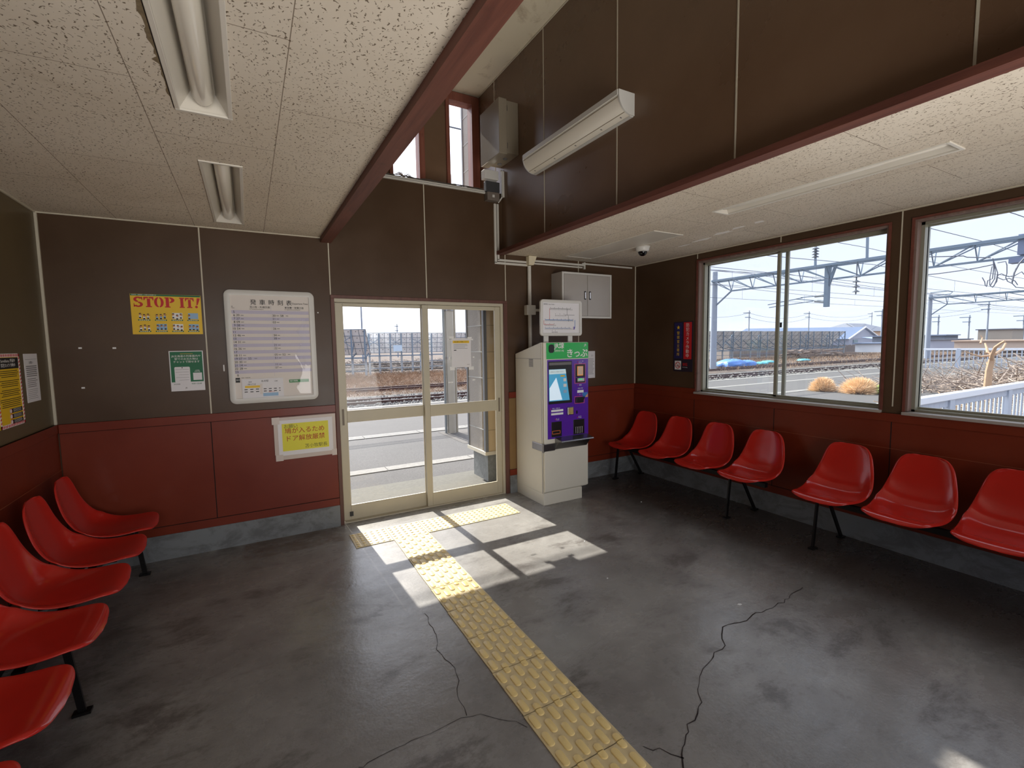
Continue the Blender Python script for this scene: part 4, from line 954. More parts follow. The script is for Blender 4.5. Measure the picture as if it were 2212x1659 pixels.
# green chat-support poster
t = tag(B(-1.224, -1.011, -.002, 0, 1.270, 1.572).build('green_poster', M_white), 'green and white poster with a drawn smartphone, below the yellow poster', 'poster')
MB().box(-1.218, -1.017, -.0028, -.0018, 1.338, 1.566).build('green_field', M_inkgreen, t)
text('JR北海道の列車案内や\n駅でのお忘れ物は\nチャットで探せます', .0185, (-1.1175, -.0034, 1.510), M_inkwhite, t, align='CENTER', line=1.15)
MB().box(-1.155, -1.075, -.0034, -.0026, 1.549, 1.551).build('rule', M_pyel, t)
ph = MB().prism(rrect(-1.196, -1.100, 1.334, 1.452, -.0036, .008), (0, .0012, 0)).build('phone_drawing', M_white, t)
q = MB()
for k in range(5): q.box(-1.190+(.02 if k in (2, 4) else 0), -1.108, -.0044, -.0036, 1.432-k*.020, 1.4335-k*.020)
q.build('phone_text', M_inkgrey, ph)
MB().prism([(-1.148+.004*math.cos(a_), -.0044, 1.446+.004*math.sin(a_)) for a_ in [6.28*i/10 for i in range(10)]], (0, .001, 0)).build('phone_camera', M_ink, ph)
MB().box(-1.082, -1.026, -.0034, -.0026, 1.350, 1.405).build('blank_white_square', M_white, t)
text('24時間\n利用可能', .009, (-1.054, -.0036, 1.418), M_inkwhite, t, align='CENTER')
text('9:00～22:00', .013, (-1.095, -.003, 1.322), M_inkgreen, t, bold=.012); text('JR北海道', .010, (-1.205, -.003, 1.322), M_ink, t); text('JR', .013, (-1.135, -.003, 1.292), M_ink, t, bold=.01)

# laminated pigeon notice on the wainscot
yw = -.013
t = thing('laminated_notice', 'yellow laminated handmade notice with red Japanese text taped to the rust wainscot', 'notice', (-.32, yw, .69))
def quad(x0, x1, z0, z1, y, dz0=0, dz1=0, nm='x', m=None, p=None, th=.0012): return MB().prism([(x0, y, z0+dz0), (x1, y, z0+dz1), (x1, y, z1+dz1), (x0, y, z1+dz0)], (0, th, 0)).build(nm, m, p)
quad(-.530, -.106, .690, .985, yw-.0080, 0, 0, 'sheet', M_white, t)
quad(-.500, -.140, .726, .955, yw-.0092, 0, 0, 'yellow_print', M_lemon, t)
for i, (a, b, c, d_) in enumerate(((-.560, -.085, .965, 1.010), (-.552, -.085, .655, .698), (-.560, -.512, .70, .97), (-.124, -.080, .655, 1.010))):
    quad(a, b, c, d_, yw-.0068 if i < 2 else yw-.0072, 0, 0, 'tape', M_tape, t, .0008)
for (a, b, c, d_) in ((-.572, -.515, .955, 1.013), (-.556, -.500, .648, .70), (-.118, -.078, .645, .70)): quad(a, b, c, d_, yw-.0085, 0, 0, 'tape', mat('matte_tape_light', (206, 194, 186), .4), t, .0006)
text('お願い', .036, (-.487, yw-.0098, .930), mat('ink_olive', (92, 86, 40), .6), t)
text('鳩が入るため\nドア解放厳禁', .052, (-.325, yw-.0098, .858), mat('ink_brick_red', (176, 44, 24), .6), t, align='CENTER', bold=.004, line=1.25)
text('苫小牧駅長', .036, (-.153, yw-.0098, .752), MATS['ink_olive'], t, align='RIGHT')

# paper on the door glass (its square code is left out)
yg = .0365
t = thing('paper_notice', 'white paper notice with a yellow heading taped to the right door glass', 'notice', (1.145, yg, 1.36))
MB().box(1.042, 1.250, yg-.001, yg, 1.362, 1.652).build('sheet', M_white, t)
MB().box(1.056, 1.232, yg-.002, yg-.001, 1.603, 1.628).build('yellow_heading', M_pyel, t)
text('無人駅のご利用について', .013, (1.144, yg-.0024, 1.615), M_ink, t, align='CENTER', bold=.01)
mb = lines(MB(), 1.064, 1.222, 1.545, 1.596, 4, yg-.0012, .0014); mb.build('small_print', M_inkgrey, t)
MB().box(1.066, 1.092, yg-.002, yg-.001, 1.530, 1.538).build('bold_print', M_ink, t)
MB().box(1.205, 1.233, yg-.002, yg-.001, 1.388, 1.391).build('small_print', M_inkgrey, t)
for (a, b, c, d_) in ((1.018, 1.070, 1.642, 1.672), (1.003, 1.045, 1.634, 1.646), (1.215, 1.262, 1.644, 1.664), (1.245, 1.276, 1.630, 1.646), (1.022, 1.072, 1.336, 1.372), (1.224, 1.276, 1.334, 1.366)):
    MB().box(a, b, yg-.0022, yg-.0004, c, d_).build('tape', M_inkwhite, t)
for k, (a, c, w_, h_) in enumerate(((1.008, 1.440, .016, .03), (1.27, 1.455, .018, .012), (1.262, 1.225, .03, .010), (1.0, 1.212, .05, .010))):
    tag(MB().box(a, a+w_, yg-.0015, yg-.0003, c, c+h_).build('tape_scrap', M_inkwhite), ['small tape scrap on the door glass left of the white notice', 'small tape scrap on the door glass right of the white notice', 'torn tape remnant on the door glass below right of the notice', 'torn tape remnant on the door glass below left of the notice'][k], 'tape', 'tape scraps on the door glass')

# security and no smoking sign on the window wall
def W_(mb, ya, yb, z0, z1, d0, d1): return mb.box(XR-d1, XR-d0, ya, yb, z0, z1)
t = thing('security_sign', 'dark vertical sign with red and navy panels and a no-smoking mark beside the window', 'sign', (XR, -.735, 1.257))
W_(MB(), -.865, -.605, 1.258, 1.803, 0, .004).build('board', mat('sign_dark', (36, 26, 44), .5), t, bevel=.001)
W_(MB(), -.850, -.745, 1.395, 1.793, .004, .006).build('red_panel', M_inkred, t)
W_(MB(), -.725, -.620, 1.402, 1.790, .004, .006).build('navy_panel', mat('sign_navy', (34, 32, 88), .5), t)
text('防\n犯\nカ\nメ\nラ\n作\n動\n中', .046, (XR-.0066, -.7975, 1.594), M_inkwhite, t, face='W', align='CENTER', line=1.02)
text('警\n察\n官\n立\n寄\n所', .040, (XR-.0066, -.6725, 1.560), M_pyel, t, face='W', align='CENTER', line=1.16)
st_ = MB(); pts = []
for i in range(10):
    a = math.pi/2+i*math.pi/5; rr = .024 if i % 2 == 0 else .010; pts.append((XR-.0062, -.6725-rr*math.cos(a), 1.740+rr*math.sin(a)))
st_.prism(pts, (-.001, 0, 0)).build('star', M_pyel, t)
W_(MB(), -.713, -.628, 1.278, 1.375, .004, .006).build('white_square', M_inkwhite, t)
rg = MB(); n = 24; vs = []
for rr in (.037, .029):
    vs += [(XR-.0068, -.6705+rr*math.cos(6.2832*i/n), 1.3265+rr*math.sin(6.2832*i/n)) for i in range(n)]
rg._add(vs, [(i, (i+1) % n, n+(i+1) % n, n+i) for i in range(n)]); rg.bar((XR-.0068, -.648, 1.349), (XR-.0068, -.693, 1.304), .006, .001, (1, 0, 0)); rg.build('prohibition_ring', M_inkred, t)
cg = MB(); cg.bar((XR-.0062, -.650, 1.318), (XR-.0062, -.692, 1.318), .0012, .007); cg.bar((XR-.0062, -.688, 1.328), (XR-.0062, -.680, 1.345), .0012, .003); cg.build('cigarette', M_ink, t)
text('禁煙', .034, (XR-.0066, -.735, 1.335), M_inkred, t, face='W', bold=.01); text('No Smoking', .013, (XR-.0066, -.735, 1.306), M_inkwhite, t, face='W')

# left wall posters
def E_(mb, ya, yb, z0, z1, d0, d1): return mb.box(XL+d0, XL+d1, ya, yb, z0, z1)
t = tag(E_(MB(), -.79, -.472, 1.165, 1.575, 0, .002).build('camera_warning_poster', M_pyel), 'yellow and black warning poster with red and white striped border on the left wall', 'poster')
bd = MB(); wd = MB()
E_(wd, -.79, -.472, 1.165, 1.185, .002, .003); E_(wd, -.79, -.472, 1.555, 1.575, .002, .003); E_(wd, -.490, -.472, 1.165, 1.575, .002, .003); E_(wd, -.79, -.772, 1.165, 1.575, .002, .003)
wd.build('white_border', M_inkwhite, t)
for k in range(15):
    y = -.785+k*.021
    for z in (1.168, 1.558): bd.prism([(XL+.0036, y, z), (XL+.0036, y+.010, z), (XL+.0036, y+.017, z+.014), (XL+.0036, y+.007, z+.014)], (-.0006, 0, 0))
for k in range(18):
    z = 1.19+k*.0205
    for y in (-.488, -.787): bd.prism([(XL+.0036, y, z), (XL+.0036, y+.013, z+.007), (XL+.0036, y+.013, z+.017), (XL+.0036, y, z+.010)], (-.0006, 0, 0))
bd.build('red_stripes', M_inkred, t)
E_(MB(), -.76, -.493, 1.490, 1.552, .002, .003).build('black_header', M_ink, t)
text('Surveillance, 録画中\n防犯カメラ 作動中', .022, (XL+.0036, -.628, 1.521), M_inkwhite, t, face='E', align='CENTER', bold=.01, line=1.15)
ln = MB()
for blk, (z1_, n_) in enumerate(((1.478, 4), (1.424, 4), (1.372, 4), (1.322, 5))):
    for k in range(n_):
        e = rnd.uniform(0, .04); E_(ln, -.762+e, -.50-e*.7, z1_-.0105*k-.0022, z1_-.0105*k+.0012, .002, .0028)
ln.build('body_text', M_ink, t)
for k in range(3):
    zc = 1.258-.034*0-k*.033+.0; zc = 1.254-k*.031
    E_(MB(), -.640, -.498, zc-.012, zc+.012, .002, .003).build('black_pill', M_ink, t)
    MB().prism([(XL+.0034, -.652+.014*math.cos(a_), zc+.013*math.sin(a_)) for a_ in [6.28*i/14 for i in range(14)]], (-.0008, 0, 0)).build('pictogram', M_inkwhite, t)
    MB()._add([(XL+.0038, -.652+r_*math.cos(6.2832*i/14), zc+r_*math.sin(6.2832*i/14)) for r_ in (.0145, .0115) for i in range(14)], [(i, (i+1) % 14, 14+(i+1) % 14, 14+i) for i in range(14)]).build('pictogram_ring', M_inkred, t)
    l_ = MB()
    for j_ in range(4): E_(l_, -.620, -.52+.01*(j_ % 2), zc+.008-j_*.005, zc+.0092-j_*.005, .003, .0036)
    l_.build('pill_text', M_inkwhite, t)
t = tag(E_(MB(), -.405, -.200, 1.274, 1.571, 0, .0016).build('paper_notice', M_white), 'white printed A4 notice on the left wall beside the yellow warning poster', 'notice')
ln = MB(); 
for k in range(6): E_(ln, -.385, -.222-rnd.uniform(0, .01), 1.492-k*.012, 1.497-k*.012, .0016, .0022)
for k in range(5): E_(ln, -.380, -.226-rnd.uniform(0, .03), 1.415-k*.012, 1.4185-k*.012, .0016, .0022)
for k in range(6): E_(ln, -.385, -.230-rnd.uniform(0, .03), 1.350-k*.011, 1.3518-k*.011, .0016, .0022)
E_(ln, -.39, -.215, 1.536, 1.5375, .0016, .0022); ln.build('body_text', M_inkgrey, t)
text('お 願 い', .018, (XL+.0022, -.305, 1.516), M_ink, t, face='E', align='CENTER', bold=.01)

# scraps of white tape left on the wall
for (x, z, w_, h_, lab) in ((-1.719, 1.603, .018, .010, 'small white tape scrap on the wall, upper left of three'), (-1.535, 1.600, .020, .011, 'small white tape scrap on the wall below the yellow poster'), (-1.722, 1.327, .018, .010, 'small white tape scrap low on the brown wall near the left corner'), (-.880, 1.433, .008, .05, 'narrow strip of tape beside the timetable frame'), (-.175, 1.876, .009, .009, 'white pin head on the wall right of the timetable')):
    tag(B(x-w_/2, x+w_/2, -.0012, 0, z-h_/2, z+h_/2).build('tape_scrap', M_inkwhite), lab, 'tape')
# bits of litter on the floor
for k, (x, y, r_) in enumerate(((1.79, -2.60, .012), (1.32, -1.95, .006), (1.56, -1.40, .006), (2.62, -.95, .008))):
    mb = MB().prism([(x+r_*rnd.uniform(.7, 1.4)*math.cos(a_), y+r_*rnd.uniform(.5, 1)*math.sin(a_), .0008) for a_ in [6.28*i/7 for i in range(7)]], (0, 0, .003))
    tag(mb.build('paper_scrap', M_inkwhite), ['white scrap of litter on the floor beside the long crack', 'tiny white crumb on the floor just beyond the sunlit patch', 'tiny white crumb in the sunlit patch on the floor', 'tiny white crumb on the dark floor near the farthest red seat'][k], 'litter')

# ------------------------------------------------------------------ seating
PROF = [(0, .772), (.016, .70), (.036, .62), (.060, .54), (.090, .468), (.135, .426), (.20, .411), (.28, .411), (.36, .418), (.42, .425), (.456, .420), (.471, .402)]
HW = [.140, .163, .183, .201, .215, .221, .220, .215, .207, .197, .182, .158]
def cat_(p, t):
    n = len(p)-1; x = t*n; i = min(int(x), n-1); f = x-i
    g = lambda k: p[max(0, min(n, k))]
    def c(a, b, c_, d): return .5*((2*b)+(-a+c_)*f+(2*a-5*b+4*c_-d)*f*f+(-a+3*b-3*c_+d)*f**3)
    if isinstance(p[0], tuple): return tuple(c(g(i-1)[k], g(i)[k], g(i+1)[k], g(i+2)[k]) for k in range(2))
    return c(g(i-1), g(i), g(i+1), g(i+2))
def shell(origin, face):
    """moulded seat shell; face=+1 opens to +x, -1 to -x; origin is the back-top line (x, y centre)"""
    NU, NV = 40, 22; vs = []; fs = []
    ts = [0, .004, .012, .024, .04, .06] + [.06+(.90-.06)*(i+1)/(NU-12) for i in range(NU-12)] + [.925, .95, .97, .985, .995, 1.0]
    NU = len(ts)-1
    for i, t in enumerate(ts):
        s, z = cat_(PROF, t); s2, z2 = cat_(PROF, min(1, t+.01)); s1, z1 = cat_(PROF, max(0, t-.01))
        d = Vector((s2-s1, z2-z1)).normalized(); nrm = Vector((-d.y, d.x))      # towards the sitter
        if nrm.x < 0 and nrm.y < 0: nrm = -nrm
        if t < .5 and nrm.x < 0: nrm = -nrm
        if t >= .5 and nrm.y < 0: nrm = -nrm
        w = cat_(HW, t)
        # rounded corners: the outline follows a circle at both ends
        arc = .0
        if t < .10: q = t/.10; w = (w-.062)+.062*math.sqrt(max(0, 1-(1-q)**2))
        if t > .86: q = (1-t)/.14; w = (w-.085)+.085*math.sqrt(max(0, 1-(1-q)**2))
        k = .046*math.exp(-((t-.44)/.15)**2)+.016*(1-t)+.008
        for j in range(NV+1):
            v = -1+2*j/NV; v = math.copysign(abs(v)**.85, v); a = abs(v)
            lift = k*a**3.2; lip = -.010*max(0, (a-.93)/.07)
            ps, pz = s+nrm.x*(lift+lip), z+nrm.y*(lift+lip)
            if t > .8: ps += .016*(t-.8)/.2*(1-a*a)
            if t < .12: pz += .007*(1-a*a)
            vs.append((origin[0]+face*ps, origin[1]+v*w, pz))
    n = NV+1
    for i in range(NU):
        for j in range(NV): fs.append((i*n+j, i*n+j+1, (i+1)*n+j+1, (i+1)*n+j))
    return MB()._add(vs, fs)
def seat(origin, face, parent):
    o = shell(origin, face).build('seat', M_red, parent, smooth=True, ang=180)
    s = o.modifiers.new('thickness', 'SOLIDIFY'); s.thickness = .009; s.offset = 0
    b = o.modifiers.new('round', 'SUBSURF'); b.levels = 1; b.render_levels = 1
    x = origin[0]+face*.27; y = origin[1]
    for q in (-.075, .075): MB().box(x-.10, x+.10, y+q-.015, y+q+.015, .378, .392).build('bracket', M_black_metal, parent)
    return o
def legset(x0, face, y, parent, foot=True):
    """splayed pair of flat steel legs under the beam"""
    for s, xt, xb in ((1, x0+face*.33, x0+face*.37), (-1, x0+face*.19, x0-face*.035)):
        mb = MB().bar((xt, y, .375), (xb, y, .012), .028, .013, (0, 1, 0)); mb.box(xb-.032, xb+.032, y-.020, y+.020, 0, .012)
        mb.build('leg', M_black_metal, parent)
    MB().box(x0+face*.17, x0+face*.35, y-.012, y+.012, .355, .378).build('crosspiece', M_black_metal, parent)
def bench(name_label, x0, face, ys, legs, group='red seat benches'):
    t = thing('bench', name_label, 'bench', (x0+face*.25, sum(ys)/len(ys), 0), group)
    a, b = min(ys)-.16, max(ys)+.16
    MB().box(x0+face*.245, x0+face*.285, a, b, .340, .378).build('beam', M_black_metal, t)
    for i, y in enumerate(ys): seat((x0, y), face, t)
    for y in legs: legset(x0, face, y, t)
    return t
bench('row of four red moulded seats on black legs under the window, by the ticket machine', XR-.112, -1, [-.345, -.825, -1.31, -1.795], [-.20, -1.66])
bench('red moulded seats under the window nearest the camera, right edge of the photo', XR-.112, -1, [-2.455, -2.925, -3.395, -3.865], [-2.40, -3.93])
bench('row of four red moulded seats along the left wall by the corner', XL+.088, 1, [-.375, -.835, -1.295, -1.755], [-.235, -1.68])
bench('red moulded seats along the left wall at the bottom left corner of the photo', XL+.088, 1, [-2.235, -2.70, -3.16], [-2.36, -3.2])

# ================================================================== OUTSIDE
GZ = -.62                                           # yard and track level
# platform, apron, kerbs
struct(B(-30, 5.2, .12, 1.10, -.4, -.020).build('floor_apron', M_apron))
struct(B(-30, 95, 1.10, 8.4, -.75, -.030).build('floor_platform', M_asph))
struct(B(-30, 95, 8.15, 8.42, -.76, -.022).build('floor_platform_edge', M_kerb))
mb = MB()
for i in range(26): mb.box(-4+i*.60, -4+i*.60+.592, 1.70, 1.90, -.031, -.020)
struct(mb.build('floor_kerb_strip', M_kerb))
mb = MB()
for i in range(60): mb.box(-4+i*1.0, -4+i*1.0+.99, 4.02, 4.28, -.031, -.018)
struct(mb.build('floor_kerb_line', M_kerb))
struct(B(-30, 95, 6.35, 6.55, -.031, -.026).build('floor_platform_line', M_kerb))
struct(B(2.3, 3.6, 2.7, 3.9, -.031, -.0265).build('floor_dark_patch', mk_asphalt('dark_asphalt_patch', (66, 62, 60), (92, 88, 84))))
struct(B(5.2, 95, -12, 4.02, -.5, -.10).build('floor_side_yard', M_gravel))
struct(B(3.6, 5.2, -12, .12, -.5, -.06).build('floor_side_apron', M_apron))
struct(B(-60, 260, 8.4, 13.2, GZ-.6, GZ-.16).build('floor_ballast_near', M_ball))
struct(B(-60, 260, 13.2, 17.4, GZ-.6, GZ-.06).build('floor_ballast', M_ball))
struct(B(-90, 420, 17.4, 340, GZ-.7, GZ-.12).build('floor_yard', M_dirt))
struct(B(95, 420, -120, 8.4, GZ-.7, -.35).build('floor_far_side', M_dirt))
struct(B(-60, 60, -60, -5.8, -.4, -.08).build('floor_street', M_asph))
# canopy over the platform door
struct(MB().box(-3.2, 4.6, .12, 1.44, 2.62, 2.74).build('ceiling_canopy', M_sid))

def track(y0, z, label, xs=(-20, 170), weedy=False):
    t = thing('railway_track', label, 'railway track', (30, y0, z-.2), 'railway tracks beyond the platform')
    for s in (0, 1.067):
        r_ = MB().box(xs[0], xs[1], y0+s-.055, y0+s+.055, z-.14, z-.125).box(xs[0], xs[1], y0+s-.012, y0+s+.012, z-.125, z-.03).box(xs[0], xs[1], y0+s-.034, y0+s+.034, z-.035, z-.004).build('rail', M_rail, t)
        MB().box(xs[0], xs[1], y0+s-.024, y0+s+.024, z-.005, z).build('rail_head', M_railtop, r_)
    return t
track(14.35, GZ+.06, 'nearer dark railway track on clean ballast seen through the glass door')
track(19.9, GZ+.04, 'farther railway track half hidden in dead grass')
# loose ballast stones along the visible bed
mb = MB(); rb = random.Random(3)
def stone(mb, x, y, z, r):
    vs = [(x+r*rb.uniform(.6, 1.2)*dx, y+r*rb.uniform(.6, 1.2)*dy, z+r*rb.uniform(.4, .8)*dz) for dx, dy, dz in ((1,0,0),(-.3,.9,0),(-.5,-.8,.1),(.2,.1,1),(0,0,-.6))]
    mb._add(vs, [(0,1,3),(1,2,3),(2,0,3),(0,4,1),(1,4,2),(2,4,0)])
for i in range(5200):
    x = rb.uniform(1.5, 10) if i < 2600 else rb.uniform(18, 56); y = rb.uniform(11.0, 16.6)
    if min(abs(y-14.35), abs(y-15.417)) < .09: continue
    stone(mb, x, y, GZ-(.16 if y < 13.2 else .06)+.03, rb.uniform(.04, .10)*(1 if x < 12 else 1.4))
tag(mb.build('ballast_stones', mat('pale_stone', (104, 101, 98), .9, 0, .25, 30)), 'loose pale ballast stones along the railway tracks', 'gravel', kind='stuff')

# dead grass (one mass of blades)
def blades(mb, cx, cy, z, n, spread, h, w, rr, lean=.5):
    for i in range(n):
        x, y = cx+rr.gauss(0, spread), cy+rr.gauss(0, spread); a = rr.uniform(0, 6.28); hh = h*rr.uniform(.5, 1.2)
        lx, ly = math.cos(a)*lean*hh*rr.random(), math.sin(a)*lean*hh*rr.random(); wx, wy = w*math.cos(a+1.5), w*math.sin(a+1.5)
        mb._add([(x-wx, y-wy, z), (x+wx, y+wy, z), (x+lx*.5, y+ly*.5, z+hh*.65), (x+lx, y+ly, z+hh*.9)], [(0, 1, 2), (0, 2, 3)])
rg = random.Random(11)
mb = MB(); mb2 = MB()
for i in range(2600):
    x = rg.uniform(1, 17); y = rg.uniform(17.3, 33)
    if 19.7 < y < 21.2 and rg.random() < .75: continue
    blades(mb if rg.random() < .5 else mb2, x, y, GZ-.12, 7, .22, (.16+.016*(y-17))*rg.uniform(.5, 1.1), .011, rg, 1.5)
for i in range(1100):
    x = rg.uniform(26, 92); y = rg.uniform(19, 33)
    if 19.7 < y < 21.2 and rg.random() < .7: continue
    blades(mb if rg.random() < .6 else mb2, x, y, GZ-.12, 8, .5, .30, .022, rg, .8)
tag(mb.build('dead_grass', M_grass), 'brown dead grass covering the yard between tracks and solar panels', 'grass', kind='stuff')
tag(mb2.build('dead_grass', M_grass2), 'pale dead grass tufts mixed into the brown yard grass', 'grass', kind='stuff')

# low scrub, posts and old timber lying behind the solar arrays
rq = random.Random(21); mb = MB()
for i in range(2600):
    x, y = rq.uniform(1, 24), rq.uniform(37, 46); z = GZ-.12+rq.uniform(0, .75); a = rq.uniform(0, 6.28); l_ = rq.uniform(.3, .9)
    p = Vector((x, y, z)); mb.tube([p, p+Vector((math.cos(a)*l_, math.sin(a)*l_, rq.uniform(-.2, .35)))], .02, 3)
tag(mb.build('scrub', mat('grey_scrub', (96, 88, 84), .9, 0, .5, 3)), 'grey tangled scrub behind the solar panel posts seen through the door', 'scrub', kind='stuff')
for k, (x, y, z, w_, c_) in enumerate(((2, 36.2, .62, 22, (66, 62, 62)), (4, 35.8, .30, 18, (170, 164, 156)), (1, 36.6, .05, 24, (84, 78, 74)))):
    tag(MB().box(x, x+w_, y, y+.12, GZ+z, GZ+z+.10).box(x+.2, x+.35, y+.02, y+.10, GZ-.15, GZ+z+.02).box(x+w_-.35, x+w_-.2, y+.02, y+.10, GZ-.15, GZ+z+.02).build('fence_rail', mat('yard_rail_%s' % ('dark', 'pale', 'brown')[k], c_, .8)), ['dark top rail of the yard fence behind the solar panel posts', 'pale middle rail of the yard fence behind the solar panel posts', 'brown bottom rail of the yard fence behind the solar panel posts'][k], 'fence')

# solar arrays, seen from behind
def solar(cx, cy, wid, label, ang=-20, ztop=2.68, zbot=.98, run=1.1, cols=None):
    t = thing('solar_panel_array', label, 'solar panels', (cx, cy, GZ), 'solar panel arrays beyond the tracks')
    ca, sa = math.cos(R(ang)), math.sin(R(ang))
    P = lambda u, v, z: (cx+u*ca-v*sa, cy+u*sa+v*ca, z)
    h = wid/2
    MB().prism([P(-h, 0, ztop), P(h, 0, ztop), P(h, run, zbot), P(-h, run, zbot)], (0, .035, .03)).build('panel_sheet', M_pvback, t)
    fr = MB(); n = cols or max(2, int(wid/.85))
    for k in range(5):
        f = k/4; fr.bar(P(-h, run*f, ztop+(zbot-ztop)*f), P(h, run*f, ztop+(zbot-ztop)*f), .04, .04)
    for k in range(n*2+1):
        u = -h+wid*k/(n*2); fr.bar(P(u, -.01, ztop), P(u, run-.01, zbot), .026, .026)
    fr.build('panel_frame', M_galv, t)
    jb = MB()
    for k in range(n*2):
        for q in range(4):
            u = -h+wid*(k+.62)/(n*2); f = (q+.3)/4; c = P(u, run*f-.05, ztop+(zbot-ztop)*f-.02); jb.box(c[0]-.03, c[0]+.03, c[1]-.03, c[1], c[2]-.025, c[2]+.025)
    jb.build('junction_boxes', M_dark, t)
    for k in range(n+1):
        u = -h+wid*(k+.0)/n
        u = max(-h+.1, min(h-.1, u))
        MB().bar(P(u, .05, zbot-.25), P(u, .05, ztop-.06), .10, .10).bar(P(u, .1, zbot+.1), P(u, run*.55, ztop-(ztop-zbot)*.55), .07, .07).bar(P(u, .1, zbot-.2), P(u, run*.9, zbot+.1), .07, .07).build('strut', M_galv, t)
        MB().bar(P(u, .15, GZ-.1), P(u, .15, zbot-.22), .14, .14).build('post', mat('post_grey', (150, 154, 158), .8, 0, .1), t)
    br = MB()
    for k in range(0, n, 2):
        u0, u1 = -h+wid*k/n, -h+wid*(k+1)/n; za, zb_ = ztop-.5, zbot+.6
        br.bar(P(u0, .0, za), P(u1, .0, zb_), .04, .04); br.bar(P(u0, .0, zb_), P(u1, .0, za), .04, .04)
    br.bar(P(-h, .1, zbot-.22), P(h, .1, zbot-.22), .10, .10).bar(P(-h, .1, GZ+.9), P(h, .1, GZ+.9), .05, .05).bar(P(-h, .1, GZ+.4), P(h, .1, GZ+.4), .05, .05)
    br.build('bracing', M_galv, t)
    return t
solar(4.9, 31.6, 4.2, 'tall solar panel array at the left in the door glass, seen from behind', -24, 2.82, .96, 1.5)
solar(9.9, 34.0, 4.4, 'solar panel array in the middle of the left door glass, with a pale control box', -14, 2.66, 1.02, .9)
solar(14.3, 34.6, 4.2, 'solar panel array seen through the right door glass beside the concrete pole', -14, 2.66, 1.02, .9)
solar(18.7, 35.0, 4.2, 'solar panel array just right of the concrete pole, mostly hidden', -14, 2.66, 1.02, .9)
xs_ = [44.8, 50.2, 55.8, 61.4, 67.0, 72.6, 77.6]
ords = ['first from the left, behind the gantry pole', 'second from the left', 'third from the left', 'fourth from the left', 'fifth from the left', 'sixth from the left', 'last at the right, in front of the house']
for x, o_ in zip(xs_, ords): solar(x, 34, 5.2 if x < 76 else 4.2, 'solar panel array seen through the window, %s' % o_, -8, 2.80, .62, 2.4, 3)
MB().box(9.6, 10.3, 33.6, 33.7, 1.15, 1.65).build('inverter_box', mat('pale_blue_box', (176, 196, 214), .5)); tag(bpy.data.objects['inverter_box'], 'pale blue control box on the middle solar array behind the door glass', 'electrical box')

# concrete pole on the platform and steel channel beside it
t = thing('concrete_post', 'round concrete pole standing on the platform outside the right door glass', 'pole', (2.53, 3.72, -.03))
MB().cyl((2.50, 3.72, -.03), (2.48, 3.72, 6.2), .080, .070, 20).build('pole', M_pole, t, smooth=True, ang=50)
MB().cyl((2.605, 3.72, -.03), (2.59, 3.72, 4.6), .020, n=10).build('conduit', M_pole, t, smooth=True)
MB().box(2.375, 2.40, 3.69, 3.75, -.03, 2.62).build('steel_channel', mat('dull_channel', (108, 112, 112), .7), t)
mb = MB()
for z in (.35, 1.35, 2.2, 2.5): mb.cyl((2.495, 3.72, z), (2.495, 3.72, z+.018), .084, n=20)
mb.build('band', M_steel, t)
# wing wall of the building
t = thing('wing_wall', 'grey and cream siding-clad wing wall on a concrete base outside the door', 'wall', (1.95, .73, -.02))
t['kind'] = 'structure'
MB().box(1.672, 2.6, .555, .95, -.03, .30).build('concrete_base', mk_asphalt('grey_base_concrete', (122, 124, 122), (142, 144, 142), 20), t)
MB().box(1.645, 2.6, .63, 1.02, .335, 5.6).build('siding', M_sid, t)
MB().box(1.655, 2.6, .535, .632, .335, 5.6).build('cream_siding', M_sidc, t)
MB().box(1.632, 1.67, .525, .575, .335, 5.6).box(1.632, 1.67, .995, 1.025, .335, 5.6).build('corner_trim', mat('siding_corner', (118, 120, 124), .6), t)
mb = MB()
for k in range(1, 18): z = .335+k*.303-.05; mb.box(1.641, 1.65, .575, .995, z, z+.010)
mb.build('siding_joint', mat('siding_joint_pale', (176, 176, 172), .7), t)
mb = MB()
for k in range(1, 18): z = .335+k*.303-.05; mb.box(1.67, 2.6, .532, .536, z, z+.007)
mb.build('siding_joint', mat('siding_joint_cream', (168, 150, 118), .7), t)
MB().box(1.625, 2.6, .52, 1.03, .300, .340).build('base_flashing', mat('flashing_cream', (220, 212, 192), .5), t)

# ---------------------------------------------------------------- overhead line gantries
def sc(p, x):
    """point seen at the survey plane x=40 (or 70) carried to the plane x"""
    return p
def gantry(X, ypole, ztop, zt, zb, yend, label, thick=.10, step=1.75):
    t = thing('line_gantry', label, 'gantry', (X, ypole, GZ), 'overhead line gantries')
    MB().cyl((X, ypole, GZ-.1), (X, ypole, ztop), .26, .20, 20).build('pole', mat('gantry_pole_grey', (150, 158, 172), .8, 0, .06), t, smooth=True, ang=50)
    mb = MB(); d = .35
    for s in (-d, d): mb.bar((X+s, ypole, zt), (X+s, yend, zt), thick*1.5, thick*1.5)
    mb.build('top_chord', M_galv, t)
    mb = MB()
    mb.bar((X, ypole-1.5, zb), (X, yend, zb), thick, thick); mb.build('bottom_chord', M_galv, t)
    y = ypole-1.5; i = 0; w = MB()
    for s in (-d, d): w.bar((X+s, ypole, zt-.05), (X, y, zb), .05, .05)
    ym = (ypole+yend)/2+1
    while y > yend+step*.5:
        for s in (-d, d):
            w.bar((X, y, zb), (X+s, y+.05, zt), .045, .045)
            if y > ym: w.bar((X+s, y, zt), (X, y-step, zb), .055, .055)
            else: w.bar((X, y, zb), (X+s, y-step, zt), .055, .055)
        y -= step
    w.build('lattice', M_galv, t)
    MB().bar((X, ypole, zt-2.0), (X, ypole-1.5, zb), .09, .09).build('knee_brace', M_galv, t)
    return t
